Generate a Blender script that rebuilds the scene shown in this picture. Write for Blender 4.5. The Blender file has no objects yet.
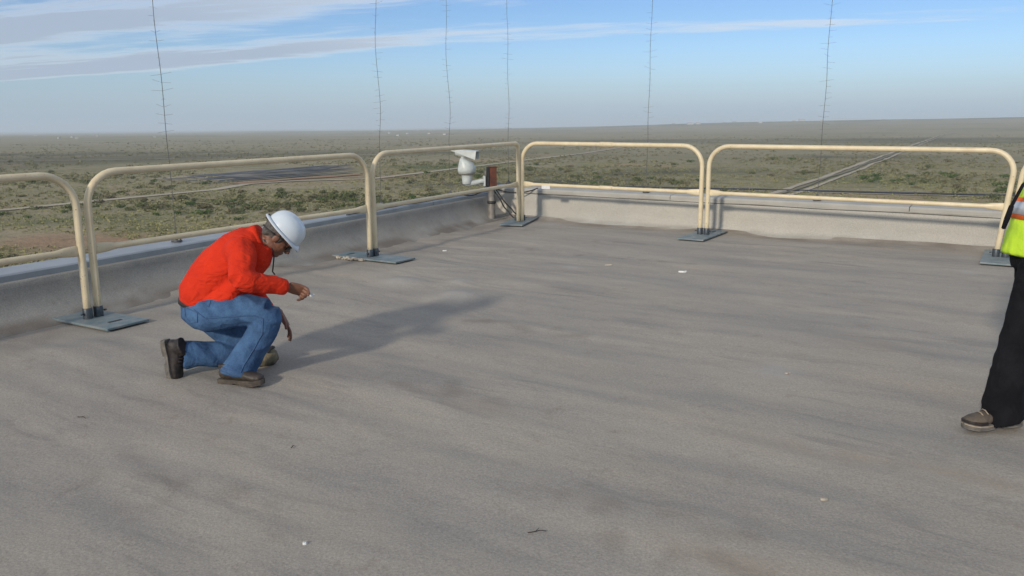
import bpy, bmesh, math, random
import numpy as np
from mathutils import Vector, Matrix, noise

random.seed(7); rng = np.random.default_rng(7)
SC = bpy.context.scene
COL = SC.collection
R = math.radians

# ------------------------------------------------------------------ camera
CAM_Z = 1.45
cam_d = bpy.data.cameras.new('camera'); cam = bpy.data.objects.new('camera', cam_d); COL.objects.link(cam)
cam_d.sensor_width = 36.0; cam_d.lens = 36.0 * 830.0 / 1024.0
cam_d.clip_start = 0.05; cam_d.clip_end = 120000
PITCH = math.atan(160 / 830)
cam.matrix_world = Matrix.Translation((0, 0, CAM_Z)) @ Matrix.Rotation(R(90) - PITCH, 4, 'X') @ Matrix.Rotation(R(-0.45), 4, 'Z')
SC.camera = cam

# ------------------------------------------------------------------ world, sun, exposure
SUN_AZ = R(30.5)          # direction in which shadows fall, measured from +Y towards +X
SUN_EL = R(21.5)
to_sun = Vector((-math.sin(SUN_AZ) * math.cos(SUN_EL), -math.cos(SUN_AZ) * math.cos(SUN_EL), math.sin(SUN_EL)))
sd = bpy.data.lights.new('sun', 'SUN'); so = bpy.data.objects.new('sun', sd); COL.objects.link(so)
sd.energy = 3.1; sd.angle = R(4.0); sd.color = (1.0, 0.90, 0.76)
so.rotation_euler = (-to_sun).to_track_quat('-Z', 'Y').to_euler(); so.location = to_sun * 60

W = bpy.data.worlds.new('World'); SC.world = W; W.use_nodes = True
wn = W.node_tree.nodes; wl = W.node_tree.links; wn.clear()
def wnode(t, **k):
    n = wn.new(t)
    for a, b in k.items(): setattr(n, a, b)
    return n
def wmath(op, a, b=None, c=None, clamp=False):
    n = wn.new('ShaderNodeMath'); n.operation = op; n.use_clamp = clamp
    for i, v in enumerate((a, b, c)):
        if v is None: continue
        if isinstance(v, (int, float)): n.inputs[i].default_value = v
        else: wl.new(v, n.inputs[i])
    return n.outputs[0]
sky = wnode('ShaderNodeTexSky', sky_type='NISHITA', sun_disc=False)
sky.sun_elevation = SUN_EL
sky.sun_rotation = math.atan2(to_sun.x, to_sun.y)
sky.altitude = 900; sky.air_density = 1.0; sky.dust_density = 0.5; sky.ozone_density = 2.5
ROLL_C = 6.2; ROLL_P = 1.75
tc = wnode('ShaderNodeTexCoord')
sep = wnode('ShaderNodeSeparateXYZ'); wl.new(tc.outputs['Generated'], sep.inputs[0])
zc = wmath('MAXIMUM', sep.outputs[2], 0.012)
zc2 = wmath('ADD', zc, 0.05)                      # curved cloud deck: slows the squeeze near the horizon
cu = wmath('DIVIDE', sep.outputs[0], zc2); cv = wmath('DIVIDE', sep.outputs[1], zc2)
comb = wnode('ShaderNodeCombineXYZ'); wl.new(cu, comb.inputs[0]); wl.new(cv, comb.inputs[1])
# long streaks: along-streak coordinate ss, across-streak coordinate ww (grows towards the horizon)
SA = R(-12.5)
ss = wmath('ADD', wmath('MULTIPLY', cu, math.cos(SA)), wmath('MULTIPLY', cv, math.sin(SA)))
ww = wmath('ADD', wmath('MULTIPLY', cu, -math.sin(SA)), wmath('MULTIPLY', cv, math.cos(SA)))
cs = wnode('ShaderNodeCombineXYZ'); wl.new(wmath('MULTIPLY', ss, 0.34), cs.inputs[0]); wl.new(ww, cs.inputs[1]); cs.inputs[2].default_value = 3.4
def wnoise(scale, detail, rough, dist=0.0):
    n = wnode('ShaderNodeTexNoise'); n.inputs['Scale'].default_value = scale; n.inputs['Detail'].default_value = detail
    n.inputs['Roughness'].default_value = rough; n.inputs['Distortion'].default_value = dist; wl.new(cs.outputs[0], n.inputs['Vector']); return n.outputs[0]
def wrange(v, a, b, c=0.0, d=1.0, interp='SMOOTHSTEP'):
    n = wnode('ShaderNodeMapRange', clamp=True, interpolation_type=interp); wl.new(v, n.inputs[0])
    for i, q in zip((1, 2, 3, 4), (a, b, c, d)): n.inputs[i].default_value = q
    return n.outputs[0]
n1 = wnoise(1.45, 10, 0.64, 0.5); n2 = wnoise(0.42, 3, 0.5); n3 = wnoise(4.5, 6, 0.65, 0.2)
side = wrange(ss, 1.0, -6.0, 0.0, 1.0)
wv = wmath('SUBTRACT', wmath('ADD', ww, wmath('MULTIPLY', wmath('SUBTRACT', n2, 0.5), 0.9)), wmath('MULTIPLY', side, 0.55))
# the deck breaks into long rolls; each roll is thick towards one side of the sky and thins out to wisps on the other
roll = wmath('COSINE', wmath('MULTIPLY', wmath('SUBTRACT', wv, ROLL_C), 2 * math.pi / ROLL_P))
base = wmath('ADD', wmath('MULTIPLY', roll, wmath('ADD', 0.15, wmath('MULTIPLY', side, 0.02))), wmath('MULTIPLY', side, 0.34))
lead = wrange(wv, 7.2, 6.2, 0.0, 1.0)
over = wrange(ww, 4.3, 2.6, 0.0, 0.26)  # extra unseen cloud overhead and behind, added to lift the neutral fill light
cov = wmath('ADD', wmath('MULTIPLY', wmath('SUBTRACT', n1, 0.5), 0.95), base)
cov = wmath('ADD', cov, wmath('MULTIPLY', wmath('SUBTRACT', n3, 0.5), 0.42))
cov = wmath('SUBTRACT', wmath('ADD', cov, over), wmath('MULTIPLY', wrange(ss, 0.2, 3.2), 0.14))
cov = wmath('SUBTRACT', cov, wmath('MULTIPLY', wmath('SUBTRACT', 1.0, lead), 0.55))
calpha = wmath('MULTIPLY', wrange(cov, 0.00, 0.36, 0.0, 0.92), wrange(sep.outputs[2], 0.02, 0.055))
ccol = wnode('ShaderNodeMix', data_type='RGBA')
wl.new(wmath('MULTIPLY', wrange(cov, 0.12, 0.34), wrange(side, 0.1, 0.75, 0.25, 1.0)), ccol.inputs[0])
ccol.inputs[6].default_value = (6.6, 7.1, 7.7, 1); ccol.inputs[7].default_value = (3.7, 4.4, 5.5, 1)
# blue of the upper air, and milky air close to the horizon all the way round
hsv = wnode('ShaderNodeHueSaturation'); hsv.inputs['Saturation'].default_value = 1.12; hsv.inputs['Value'].default_value = 0.90; wl.new(sky.outputs[0], hsv.inputs['Color'])
hmix = wnode('ShaderNodeMix', data_type='RGBA'); wl.new(wrange(sep.outputs[2], 0.095, -0.01, 0.0, 0.92), hmix.inputs[0]); tint = wnode('ShaderNodeMix', data_type='RGBA', blend_type='MULTIPLY'); tint.inputs[0].default_value = 1.0; tint.inputs[7].default_value = (0.90, 0.955, 1.13, 1)
wl.new(hsv.outputs[0], tint.inputs[6]); wl.new(tint.outputs[2], hmix.inputs[6])
hmix.inputs[7].default_value = (3.0, 4.05, 5.35, 1)
cmix = wnode('ShaderNodeMix', data_type='RGBA'); wl.new(calpha, cmix.inputs[0]); wl.new(hmix.outputs[2], cmix.inputs[6]); wl.new(ccol.outputs[2], cmix.inputs[7])
bg = wnode('ShaderNodeBackground'); bg.inputs[1].default_value = 0.125; wl.new(cmix.outputs[2], bg.inputs[0])
wo = wnode('ShaderNodeOutputWorld'); wl.new(bg.outputs[0], wo.inputs[0])

SC.view_settings.view_transform = 'Standard'; SC.view_settings.look = 'None'
SC.view_settings.exposure = -0.12; SC.view_settings.gamma = 1.0; SC.view_settings.use_curve_mapping = False
SC.cycles.use_denoising = True
SC.cycles.max_bounces = 6; SC.cycles.volume_bounces = 1; SC.cycles.transparent_max_bounces = 8

# ------------------------------------------------------------------ materials
MATS = {}
class NT:
    def __init__(s, name):
        s.m = bpy.data.materials.new(name); s.m.use_nodes = True
        s.n = s.m.node_tree.nodes; s.l = s.m.node_tree.links
        s.b = s.n['Principled BSDF']; MATS[name] = s.m
        s.tc = s.n.new('ShaderNodeTexCoord')
    def mapping(s, src='Object', scale=(1, 1, 1), rot=(0, 0, 0)):
        n = s.n.new('ShaderNodeMapping'); n.inputs['Scale'].default_value = scale; n.inputs['Rotation'].default_value = rot
        if tuple(rot) != (0, 0, 0):
            n.inputs['Scale'].default_value = (1, 1, 1); n2 = s.n.new('ShaderNodeMapping'); n2.inputs['Scale'].default_value = scale
            s.l.new(s.tc.outputs[src], n.inputs[0]); s.l.new(n.outputs[0], n2.inputs[0]); return n2.outputs[0]
        s.l.new(s.tc.outputs[src], n.inputs[0]); return n.outputs[0]
    def noise(s, vec, scale, detail=6, rough=0.55, dist=0.0):
        n = s.n.new('ShaderNodeTexNoise'); n.inputs['Scale'].default_value = scale; n.inputs['Detail'].default_value = detail
        n.inputs['Roughness'].default_value = rough; n.inputs['Distortion'].default_value = dist
        if vec is not None: s.l.new(vec, n.inputs['Vector'])
        return n.outputs[0]
    def rng(s, v, a, b, c=0.0, d=1.0, smooth=False):
        n = s.n.new('ShaderNodeMapRange'); n.clamp = True
        if smooth: n.interpolation_type = 'SMOOTHSTEP'
        s.l.new(v, n.inputs[0])
        for i, q in zip((1, 2, 3, 4), (a, b, c, d)): n.inputs[i].default_value = q
        return n.outputs[0]
    def mix(s, f, a, b, mode='MIX'):
        n = s.n.new('ShaderNodeMix'); n.data_type = 'RGBA'; n.blend_type = mode
        if isinstance(f, (int, float)): n.inputs[0].default_value = f
        else: s.l.new(f, n.inputs[0])
        for i, q in ((6, a), (7, b)):
            if isinstance(q, tuple): n.inputs[i].default_value = (*q, 1)
            else: s.l.new(q, n.inputs[i])
        return n.outputs[2]
    def math(s, op, a, b):
        n = s.n.new('ShaderNodeMath'); n.operation = op
        for i, q in enumerate((a, b)):
            if isinstance(q, (int, float)): n.inputs[i].default_value = q
            else: s.l.new(q, n.inputs[i])
        return n.outputs[0]
    def attr(s, name):
        n = s.n.new('ShaderNodeAttribute'); n.attribute_name = name; return n
    def bump(s, h, strength=0.3, dist=0.01):
        n = s.n.new('ShaderNodeBump'); n.inputs['Strength'].default_value = strength; n.inputs['Distance'].default_value = dist
        s.l.new(h, n.inputs['Height']); s.l.new(n.outputs[0], s.b.inputs['Normal'])
    def col(s, c):
        if isinstance(c, tuple): s.b.inputs['Base Color'].default_value = (*c, 1)
        else: s.l.new(c, s.b.inputs['Base Color'])
    def set(s, rough=0.6, metal=0.0, spec=0.5):
        s.b.inputs['Roughness'].default_value = rough; s.b.inputs['Metallic'].default_value = metal
        s.b.inputs['Specular IOR Level'].default_value = spec
        return s

def simple(name, c, c2=None, scale=12, rough=0.6, metal=0.0, bump=0.0, bscale=60, spec=0.5, lo=0.35, hi=0.7, bdist=0.004):
    t = NT(name).set(rough, metal, spec)
    if c2 is None: c2 = tuple(x * 0.75 for x in c)
    v = t.mapping()
    t.col(t.mix(t.rng(t.noise(v, scale), lo, hi), c, c2))
    if bump: t.bump(t.noise(v, bscale, 4), bump, bdist)
    return t.m

FR = Vector((5.48 - 0.288, 9.512 - 12.845, 0)).normalized()       # along the front wall, to the right
LF = Vector((math.sin(R(28.2)), math.cos(R(28.2)), 0))            # along the left wall, away from the camera
CORNER = Vector((-0.25, 13.19, 0))
FR_ANG = math.atan2(FR.y, FR.x)

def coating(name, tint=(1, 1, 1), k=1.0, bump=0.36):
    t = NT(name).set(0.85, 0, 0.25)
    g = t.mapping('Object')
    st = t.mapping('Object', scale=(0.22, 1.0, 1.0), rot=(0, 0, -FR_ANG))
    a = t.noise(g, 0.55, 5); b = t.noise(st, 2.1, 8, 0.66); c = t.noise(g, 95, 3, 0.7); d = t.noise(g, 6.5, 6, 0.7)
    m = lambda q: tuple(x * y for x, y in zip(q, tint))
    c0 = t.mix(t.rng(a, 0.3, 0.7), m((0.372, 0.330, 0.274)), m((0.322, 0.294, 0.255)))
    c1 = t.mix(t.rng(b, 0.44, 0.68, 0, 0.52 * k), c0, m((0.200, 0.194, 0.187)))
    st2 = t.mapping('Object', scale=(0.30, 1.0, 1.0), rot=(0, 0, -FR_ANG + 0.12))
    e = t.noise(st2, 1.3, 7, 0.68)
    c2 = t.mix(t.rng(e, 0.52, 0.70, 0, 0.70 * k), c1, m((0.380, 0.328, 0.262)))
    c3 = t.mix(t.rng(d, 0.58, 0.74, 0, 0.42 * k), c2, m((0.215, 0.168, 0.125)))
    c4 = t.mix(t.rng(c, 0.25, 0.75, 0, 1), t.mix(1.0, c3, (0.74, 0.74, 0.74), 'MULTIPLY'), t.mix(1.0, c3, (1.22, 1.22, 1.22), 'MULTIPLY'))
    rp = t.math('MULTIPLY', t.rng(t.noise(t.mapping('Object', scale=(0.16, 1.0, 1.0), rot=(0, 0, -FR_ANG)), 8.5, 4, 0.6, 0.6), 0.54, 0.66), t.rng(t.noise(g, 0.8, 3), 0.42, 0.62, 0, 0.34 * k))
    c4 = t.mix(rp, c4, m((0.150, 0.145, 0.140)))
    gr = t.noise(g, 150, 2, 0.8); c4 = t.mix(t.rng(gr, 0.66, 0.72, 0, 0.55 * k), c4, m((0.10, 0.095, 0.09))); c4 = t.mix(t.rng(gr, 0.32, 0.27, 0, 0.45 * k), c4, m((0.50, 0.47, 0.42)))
    wear_and_lit = t.attr('wear_and_lit')
    c5 = t.mix(wear_and_lit.outputs['Fac'], c4, (0.36, 0.34, 0.31))  # worn patches, plus sunlit mound tops put into the colour
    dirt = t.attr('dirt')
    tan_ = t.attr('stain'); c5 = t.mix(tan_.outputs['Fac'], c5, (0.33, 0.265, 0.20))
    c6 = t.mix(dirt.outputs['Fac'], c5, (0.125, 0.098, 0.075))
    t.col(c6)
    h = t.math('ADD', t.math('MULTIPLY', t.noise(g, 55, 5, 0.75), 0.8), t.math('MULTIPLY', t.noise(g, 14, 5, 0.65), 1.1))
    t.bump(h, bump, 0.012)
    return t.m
coating('roof_coating')
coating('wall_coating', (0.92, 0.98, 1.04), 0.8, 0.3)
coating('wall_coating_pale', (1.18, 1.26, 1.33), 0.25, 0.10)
simple('cream_paint', (0.74, 0.56, 0.33), (0.66, 0.48, 0.27), 9, 0.42, 0, 0.15, 90, lo=0.45, hi=0.75)
t = NT('rail_paint').set(0.45)
v = t.mapping(); r1 = t.noise(v, 7, 5); r2 = t.noise(v, 38, 5, 0.7)
t.col(t.mix(t.rng(r2, 0.655, 0.69), t.mix(t.rng(t.noise(v, 2.6, 6, 0.7), 0.55, 0.75, 0, 0.5), t.mix(t.rng(r1, 0.35, 0.7), (0.70, 0.600, 0.405), (0.60, 0.495, 0.32)), (0.42, 0.33, 0.21)), (0.16, 0.085, 0.04)))
t.bump(r2, 0.12, 0.003)
simple('plate_paint', (0.115, 0.170, 0.195), (0.23, 0.25, 0.245), 11, 0.5, 0.0, 0.2, 50)
simple('socket_steel', (0.045, 0.06, 0.075), (0.09, 0.1, 0.11), 20, 0.45, 0.4)
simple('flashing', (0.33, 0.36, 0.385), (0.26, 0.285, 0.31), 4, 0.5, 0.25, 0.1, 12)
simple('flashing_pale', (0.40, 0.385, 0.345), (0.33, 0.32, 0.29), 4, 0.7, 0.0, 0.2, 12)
simple('black_rubber', (0.018, 0.018, 0.02), (0.035, 0.034, 0.032), 30, 0.6)
simple('cable_grey', (0.07, 0.075, 0.08), (0.04, 0.04, 0.045), 30, 0.6)
simple('whip_metal', (0.14, 0.14, 0.145), (0.10, 0.10, 0.10), 30, 0.5, 0.5)
simple('white_housing', (0.56, 0.60, 0.58), (0.43, 0.46, 0.44), 9, 0.4, 0, 0.05, 40)
simple('white_shell', (0.60, 0.66, 0.71), (0.54, 0.60, 0.65), 6, 0.28, 0, 0, 40)
simple('white_paper', (0.70, 0.70, 0.68), (0.60, 0.60, 0.58), 40, 0.7)
simple('lens_dark', (0.012, 0.012, 0.014), (0.02, 0.02, 0.022), 10, 0.12)
simple('rust', (0.15, 0.050, 0.030), (0.060, 0.026, 0.020), 9, 0.85, 0, 0.4, 45)
simple('galvanised', (0.25, 0.235, 0.21), (0.13, 0.115, 0.095), 11, 0.6, 0.2, 0.2, 30)
simple('foam_lump', (0.50, 0.45, 0.37), (0.20, 0.165, 0.13), 45, 0.95, 0, 0.6, 60)
simple('dry_stick', (0.06, 0.045, 0.03), (0.03, 0.025, 0.02), 40, 0.9)

t = NT('orange_shirt').set(0.88, 0, 0.2)
v = t.mapping(); t.col(t.mix(t.rng(t.noise(v, 9, 5), 0.35, 0.7), (0.64, 0.034, 0.010), (0.52, 0.026, 0.009)))
t.bump(t.math('ADD', t.math('MULTIPLY', t.noise(t.mapping(scale=(1, 1, 1.6)), 10, 3, 0.5, 1.2), 2.2), t.math('MULTIPLY', t.noise(v, 260, 2), 0.08)), 0.55, 0.018)
t = NT('denim').set(0.9, 0, 0.2)
v = t.mapping(); w_ = t.rng(t.noise(v, 7, 5, 0.6), 0.35, 0.7); w2 = t.noise(v, 160, 3, 0.7)
t.col(t.mix(t.rng(w2, 0.3, 0.7, 0, 0.35), t.mix(w_, (0.012, 0.040, 0.112), (0.060, 0.140, 0.275)), (0.13, 0.21, 0.34)))
t.bump(t.math('ADD', t.math('MULTIPLY', t.noise(t.mapping(scale=(1.3, 1.3, 1)), 13, 3, 0.5, 1.5), 2.2), t.math('MULTIPLY', w2, 0.15)), 0.28, 0.014)
simple('denim_seam', (0.030, 0.075, 0.17), (0.055, 0.115, 0.22), 60, 0.9)
t = NT('black_cloth').set(0.92, 0, 0.15)
v = t.mapping(); t.col(t.mix(t.rng(t.noise(v, 8, 4), 0.3, 0.7), (0.006, 0.006, 0.008), (0.012, 0.012, 0.015)))
t.bump(t.noise(t.mapping(scale=(1, 1, 0.7)), 11, 4, 0.5, 1.2), 0.7, 0.02)
simple('vest_lime', (0.56, 0.80, 0.035), (0.44, 0.68, 0.03), 8, 0.75, 0, 0.5, 16, bdist=0.02)
simple('vest_orange', (0.85, 0.16, 0.02), (0.75, 0.13, 0.02), 14, 0.7)
simple('vest_silver', (0.62, 0.64, 0.66), (0.50, 0.52, 0.54), 25, 0.35, 0.3)
simple('skin', (0.195, 0.088, 0.052), (0.150, 0.064, 0.038), 22, 0.55, 0, 0.25, 80)
simple('skin_light', (0.42, 0.24, 0.16), (0.36, 0.19, 0.13), 22, 0.55, 0, 0.2, 80)
simple('hair_grey', (0.055, 0.05, 0.046), (0.12, 0.11, 0.10), 70, 0.8, 0, 0.8, 140)
simple('boot_brown', (0.030, 0.022, 0.018), (0.060, 0.046, 0.036), 16, 0.55, 0, 0.4, 50)
simple('boot_dark', (0.012, 0.009, 0.009), (0.026, 0.018, 0.016), 16, 0.6, 0, 0.4, 50)
simple('sole_dusty', (0.10, 0.08, 0.062), (0.05, 0.042, 0.036), 24, 0.9, 0, 0.4, 60)
simple('sole_grey', (0.17, 0.155, 0.135), (0.08, 0.074, 0.066), 24, 0.9, 0, 0.5, 60)
simple('shoe_tan', (0.13, 0.10, 0.072), (0.045, 0.038, 0.033), 14, 0.85, 0, 0.4, 60)
simple('lace_tan', (0.34, 0.28, 0.21), (0.24, 0.19, 0.14), 40, 0.9)
simple('pad_tan', (0.21, 0.18, 0.115), (0.07, 0.06, 0.042), 14, 0.85, 0, 0.4, 60)
simple('building_white', (0.50, 0.48, 0.45), (0.42, 0.40, 0.38), 0.1, 0.7)
simple('building_roof', (0.45, 0.43, 0.42), (0.35, 0.33, 0.32), 0.1, 0.7)

# plain: scrubland with soil, dry grass, and darker scrub bands
t = NT('plain_ground').set(0.95, 0, 0.1)
g = t.mapping('Object')
a = t.noise(g, 0.0022, 8, 0.62); b = t.noise(g, 0.016, 7, 0.65); c = t.noise(g, 0.09, 6, 0.7); d = t.noise(g, 0.55, 4, 0.7)
e = t.noise(g, 0.0007, 5, 0.55)
c0 = t.mix(t.rng(b, 0.35, 0.68), (0.265, 0.230, 0.135), (0.360, 0.300, 0.200))
c1 = t.mix(t.rng(a, 0.44, 0.62), c0, (0.205, 0.190, 0.105))
c1 = t.mix(t.rng(e, 0.50, 0.66, 0, 0.75), c1, (0.350, 0.290, 0.190))
c2 = t.mix(t.rng(c, 0.50, 0.66, 0, 0.80), c1, (0.140, 0.150, 0.068))
c3 = t.mix(t.rng(t.noise(g, 0.012, 6, 0.6, 0.8), 0.56, 0.68, 0, 0.8), c2, (0.380, 0.265, 0.170))
c4 = t.mix(t.rng(d, 0.55, 0.75, 0, 0.6), c3, (0.185, 0.180, 0.09))
pale = t.attr('pale'); c4 = t.mix(pale.outputs['Fac'], c4, t.mix(t.rng(b, 0.4, 0.6), (0.34, 0.29, 0.195), (0.245, 0.205, 0.13)))
soil = t.attr('soil'); green = t.attr('lush'); dark = t.attr('dark')
c5 = t.mix(soil.outputs['Fac'], c4, t.mix(t.rng(d, 0.4, 0.7), (0.360, 0.170, 0.100), (0.23, 0.13, 0.085)))
c6 = t.mix(green.outputs['Fac'], c5, t.mix(t.rng(d, 0.4, 0.7), (0.062, 0.095, 0.030), (0.11, 0.125, 0.05)))
c7 = t.mix(dark.outputs['Fac'], c6, t.mix(t.rng(d, 0.4, 0.7), (0.062, 0.066, 0.042), (0.095, 0.085, 0.058)))
t.col(c7)
t.bump(t.math('ADD', t.math('MULTIPLY', c, 2.0), d), 0.8, 0.8)
t = NT('dirt_track').set(0.95, 0, 0.1)
g = t.mapping('Object'); t.col(t.mix(t.rng(t.noise(g, 0.12, 6, 0.65), 0.35, 0.7), (0.46, 0.40, 0.31), (0.35, 0.30, 0.225)))
t = NT('asphalt').set(0.9, 0, 0.2)
g = t.mapping('Object'); t.col(t.mix(t.rng(t.noise(g, 0.05, 6, 0.65), 0.35, 0.7), (0.040, 0.042, 0.048), (0.062, 0.064, 0.068)))
t = NT('red_soil').set(0.95, 0, 0.1)
g = t.mapping('Object'); t.col(t.mix(t.rng(t.noise(g, 0.12, 6, 0.65), 0.35, 0.7), (0.33, 0.19, 0.12), (0.25, 0.16, 0.10)))
simple('pond_liner', (0.060, 0.066, 0.076), (0.20, 0.18, 0.14), 0.05, 0.8, lo=0.46, hi=0.60)
simple('dark_scrub', (0.15, 0.135, 0.08), (0.21, 0.18, 0.115), 0.2, 0.95)
def leaf(name, a, b):
    t = NT(name).set(0.8, 0, 0.15); g = t.mapping('Object')
    oi = t.n.new('ShaderNodeObjectInfo')
    t.col(t.mix(t.rng(t.noise(g, 0.9, 3), 0.35, 0.65), a, b))
    return t.m
leaf('leaf_olive', (0.092, 0.112, 0.044), (0.140, 0.150, 0.068))
leaf('leaf_green', (0.060, 0.105, 0.028), (0.100, 0.145, 0.045))
leaf('leaf_dry', (0.19, 0.165, 0.095), (0.135, 0.13, 0.07))
leaf('leaf_grass', (0.290, 0.270, 0.125), (0.215, 0.220, 0.090))
leaf('leaf_far', (0.150, 0.150, 0.074), (0.225, 0.205, 0.115))
simple('bark', (0.08, 0.06, 0.04), (0.05, 0.04, 0.03), 5, 0.95)

# ------------------------------------------------------------------ helpers
def props(o, label=None, cat=None, group=None, kind=None):
    if label: o['label'] = label
    if cat: o['category'] = cat
    if group: o['group'] = group
    if kind: o['kind'] = kind
    return o
def empty(name, loc, label, cat, group=None):
    o = bpy.data.objects.new(name, None); COL.objects.link(o); o.location = loc; o.empty_display_size = 0.1
    return props(o, label, cat, group)
def link_mesh(name, me, mat, parent=None, smooth=True):
    o = bpy.data.objects.new(name, me); COL.objects.link(o)
    if mat:
        me.materials.clear(); me.materials.append(MATS[mat])
    if smooth and len(me.polygons): me.polygons.foreach_set('use_smooth', [True] * len(me.polygons))
    if parent is not None:
        o.parent = parent
        o.matrix_parent_inverse = Matrix.Translation(-Vector(parent.location)) if parent.type == 'EMPTY' else Matrix.Identity(4)
    return o

class MB:
    def __init__(s): s.v = []; s.f = []
    def add(s, vs, fs):
        k = len(s.v); s.v += [tuple(q) for q in vs]; s.f += [tuple(i + k for i in f) for f in fs]
    def box(s, c, size, M=None, taper=1.0):
        x, y, z = (q / 2 for q in size); vs = []
        for sz in (-1, 1):
            k = taper if sz > 0 else 1
            for sx, sy in ((-1, -1), (1, -1), (1, 1), (-1, 1)):
                p = Vector((sx * x * k, sy * y * k, sz * z)); vs.append((M @ p if M else p) + Vector(c))
        s.add(vs, [(3, 2, 1, 0), (4, 5, 6, 7), (0, 1, 5, 4), (1, 2, 6, 5), (2, 3, 7, 6), (3, 0, 4, 7)])
        return s
    def loft(s, rings, n=16, cap=0.5):
        """rings: (centre, side_radius, other_radius); frame from path tangent and a side hint."""
        P = [Vector(r[0]) for r in rings]; m = len(P); vs = []; fs = []
        side = Vector(rings[0][3]) if len(rings[0]) > 3 else None
        prev = None
        T = []
        for i in range(m):
            a = P[max(i - 1, 0)]; b = P[min(i + 1, m - 1)]; T.append((b - a).normalized())
        if side is None:
            side = Vector((0, 0, 1)) if abs(T[0].z) < 0.9 else Vector((1, 0, 0))
            side = T[0].cross(side)
        for i in range(m):
            if len(rings[i]) > 3: side = Vector(rings[i][3])
            S = (side - T[i] * side.dot(T[i])).normalized(); U = T[i].cross(S)
            if len(rings[i]) <= 3: side = S
            a, b = rings[i][1], rings[i][2]
            for k in range(n):
                q = 2 * math.pi * k / n
                vs.append(P[i] + S * (a * math.cos(q)) + U * (b * math.sin(q)))
        for i in range(m - 1):
            for k in range(n):
                k2 = (k + 1) % n
                fs.append((i * n + k, i * n + k2, (i + 1) * n + k2, (i + 1) * n + k))
        c0 = len(vs); vs.append(P[0] - T[0] * cap * min(rings[0][1], rings[0][2]))
        c1 = len(vs); vs.append(P[-1] + T[-1] * cap * min(rings[-1][1], rings[-1][2]))
        for k in range(n):
            k2 = (k + 1) % n
            fs.append((c0, k2, k)); fs.append((c1, (m - 1) * n + k, (m - 1) * n + k2))
        s.add(vs, fs); return s
    def tube(s, pts, r, n=8, cap=0.0):
        rr = r if callable(r) else (lambda q: r)
        m = len(pts)
        return s.loft([(p, rr(i / max(m - 1, 1)), rr(i / max(m - 1, 1))) for i, p in enumerate(pts)], n, cap)
    def ball(s, c, r, n=12, m=8, M=None):
        r = (r, r, r) if isinstance(r, (int, float)) else r
        vs = [(0, 0, 1)]; fs = []
        for i in range(1, m):
            a = math.pi * i / m
            for k in range(n): b = 2 * math.pi * k / n; vs.append((math.sin(a) * math.cos(b), math.sin(a) * math.sin(b), math.cos(a)))
        vs.append((0, 0, -1)); e = len(vs) - 1
        for k in range(n):
            k2 = (k + 1) % n
            fs.append((0, 1 + k, 1 + k2)); fs.append((e, 1 + (m - 2) * n + k2, 1 + (m - 2) * n + k))
            for i in range(m - 2): fs.append((1 + i * n + k, 1 + (i + 1) * n + k, 1 + (i + 1) * n + k2, 1 + i * n + k2))
        out = []
        for q in vs:
            p = Vector((q[0] * r[0], q[1] * r[1], q[2] * r[2])); out.append((M @ p if M else p) + Vector(c))
        s.add(out, fs); return s
    def mesh(s, name):
        me = bpy.data.meshes.new(name); me.from_pydata(s.v, [], s.f); me.update(); return me
    def build(s, name, mat, parent=None, smooth=True, bevel=0.0, tf=None):
        me = s.mesh(name)
        if tf is not None: me.transform(tf)
        if bevel or not smooth:
            bm = bmesh.new(); bm.from_mesh(me)
            if bevel: bmesh.ops.bevel(bm, geom=bm.edges[:], offset=bevel, segments=2, affect='EDGES', profile=0.6)
            bm.to_mesh(me); bm.free()
        return link_mesh(name, me, mat, parent, smooth)
    def skin(s, name, mat, parent=None, voxel=0.01, smooth=6, wrinkle=0.0, wscale=14, tf=None, wdir=None):
        """weld overlapping volumes into one continuous surface"""
        me = s.mesh(name + '_tmp'); o = bpy.data.objects.new(name + '_tmp', me); COL.objects.link(o)
        md = o.modifiers.new('r', 'REMESH'); md.mode = 'VOXEL'; md.voxel_size = voxel; md.use_smooth_shade = True
        sm = o.modifiers.new('s', 'SMOOTH'); sm.factor = 0.5; sm.iterations = smooth
        dg = bpy.context.evaluated_depsgraph_get(); ev = o.evaluated_get(dg)
        m2 = bpy.data.meshes.new_from_object(ev); m2.name = name
        bpy.data.objects.remove(o); bpy.data.meshes.remove(me)
        if wrinkle:
            m2.update(); n_ = len(m2.vertices); nor = np.empty(n_ * 3, np.float32); m2.vertices.foreach_get('normal', nor); nor = nor.reshape(-1, 3)
            co = np.empty(n_ * 3, np.float32); m2.vertices.foreach_get('co', co); co = co.reshape(-1, 3)
            for i_ in range(n_):
                p = Vector(co[i_]) * wscale
                if wdir is not None: p = p - wdir * (p.dot(wdir) * 0.68)
                p = p + Vector((noise.noise(p * 0.45), noise.noise(p * 0.45 + Vector((9, 0, 0))), noise.noise(p * 0.45 + Vector((0, 9, 0))))) * 0.8
                w = 0.9 * (0.42 - abs(noise.noise(p)) * 2) + 0.35 * noise.noise(p * 2.1)
                co[i_] += nor[i_] * (w * wrinkle)
            m2.vertices.foreach_set('co', co.ravel()); m2.update()
        if tf is not None: m2.transform(tf)
        return link_mesh(name, m2, mat, parent)

def roofz(y): return 0.017 * (y - 8.3)
def on_roof(x, y, dz=0.0): return Vector((x, y, roofz(y) + dz))

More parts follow.
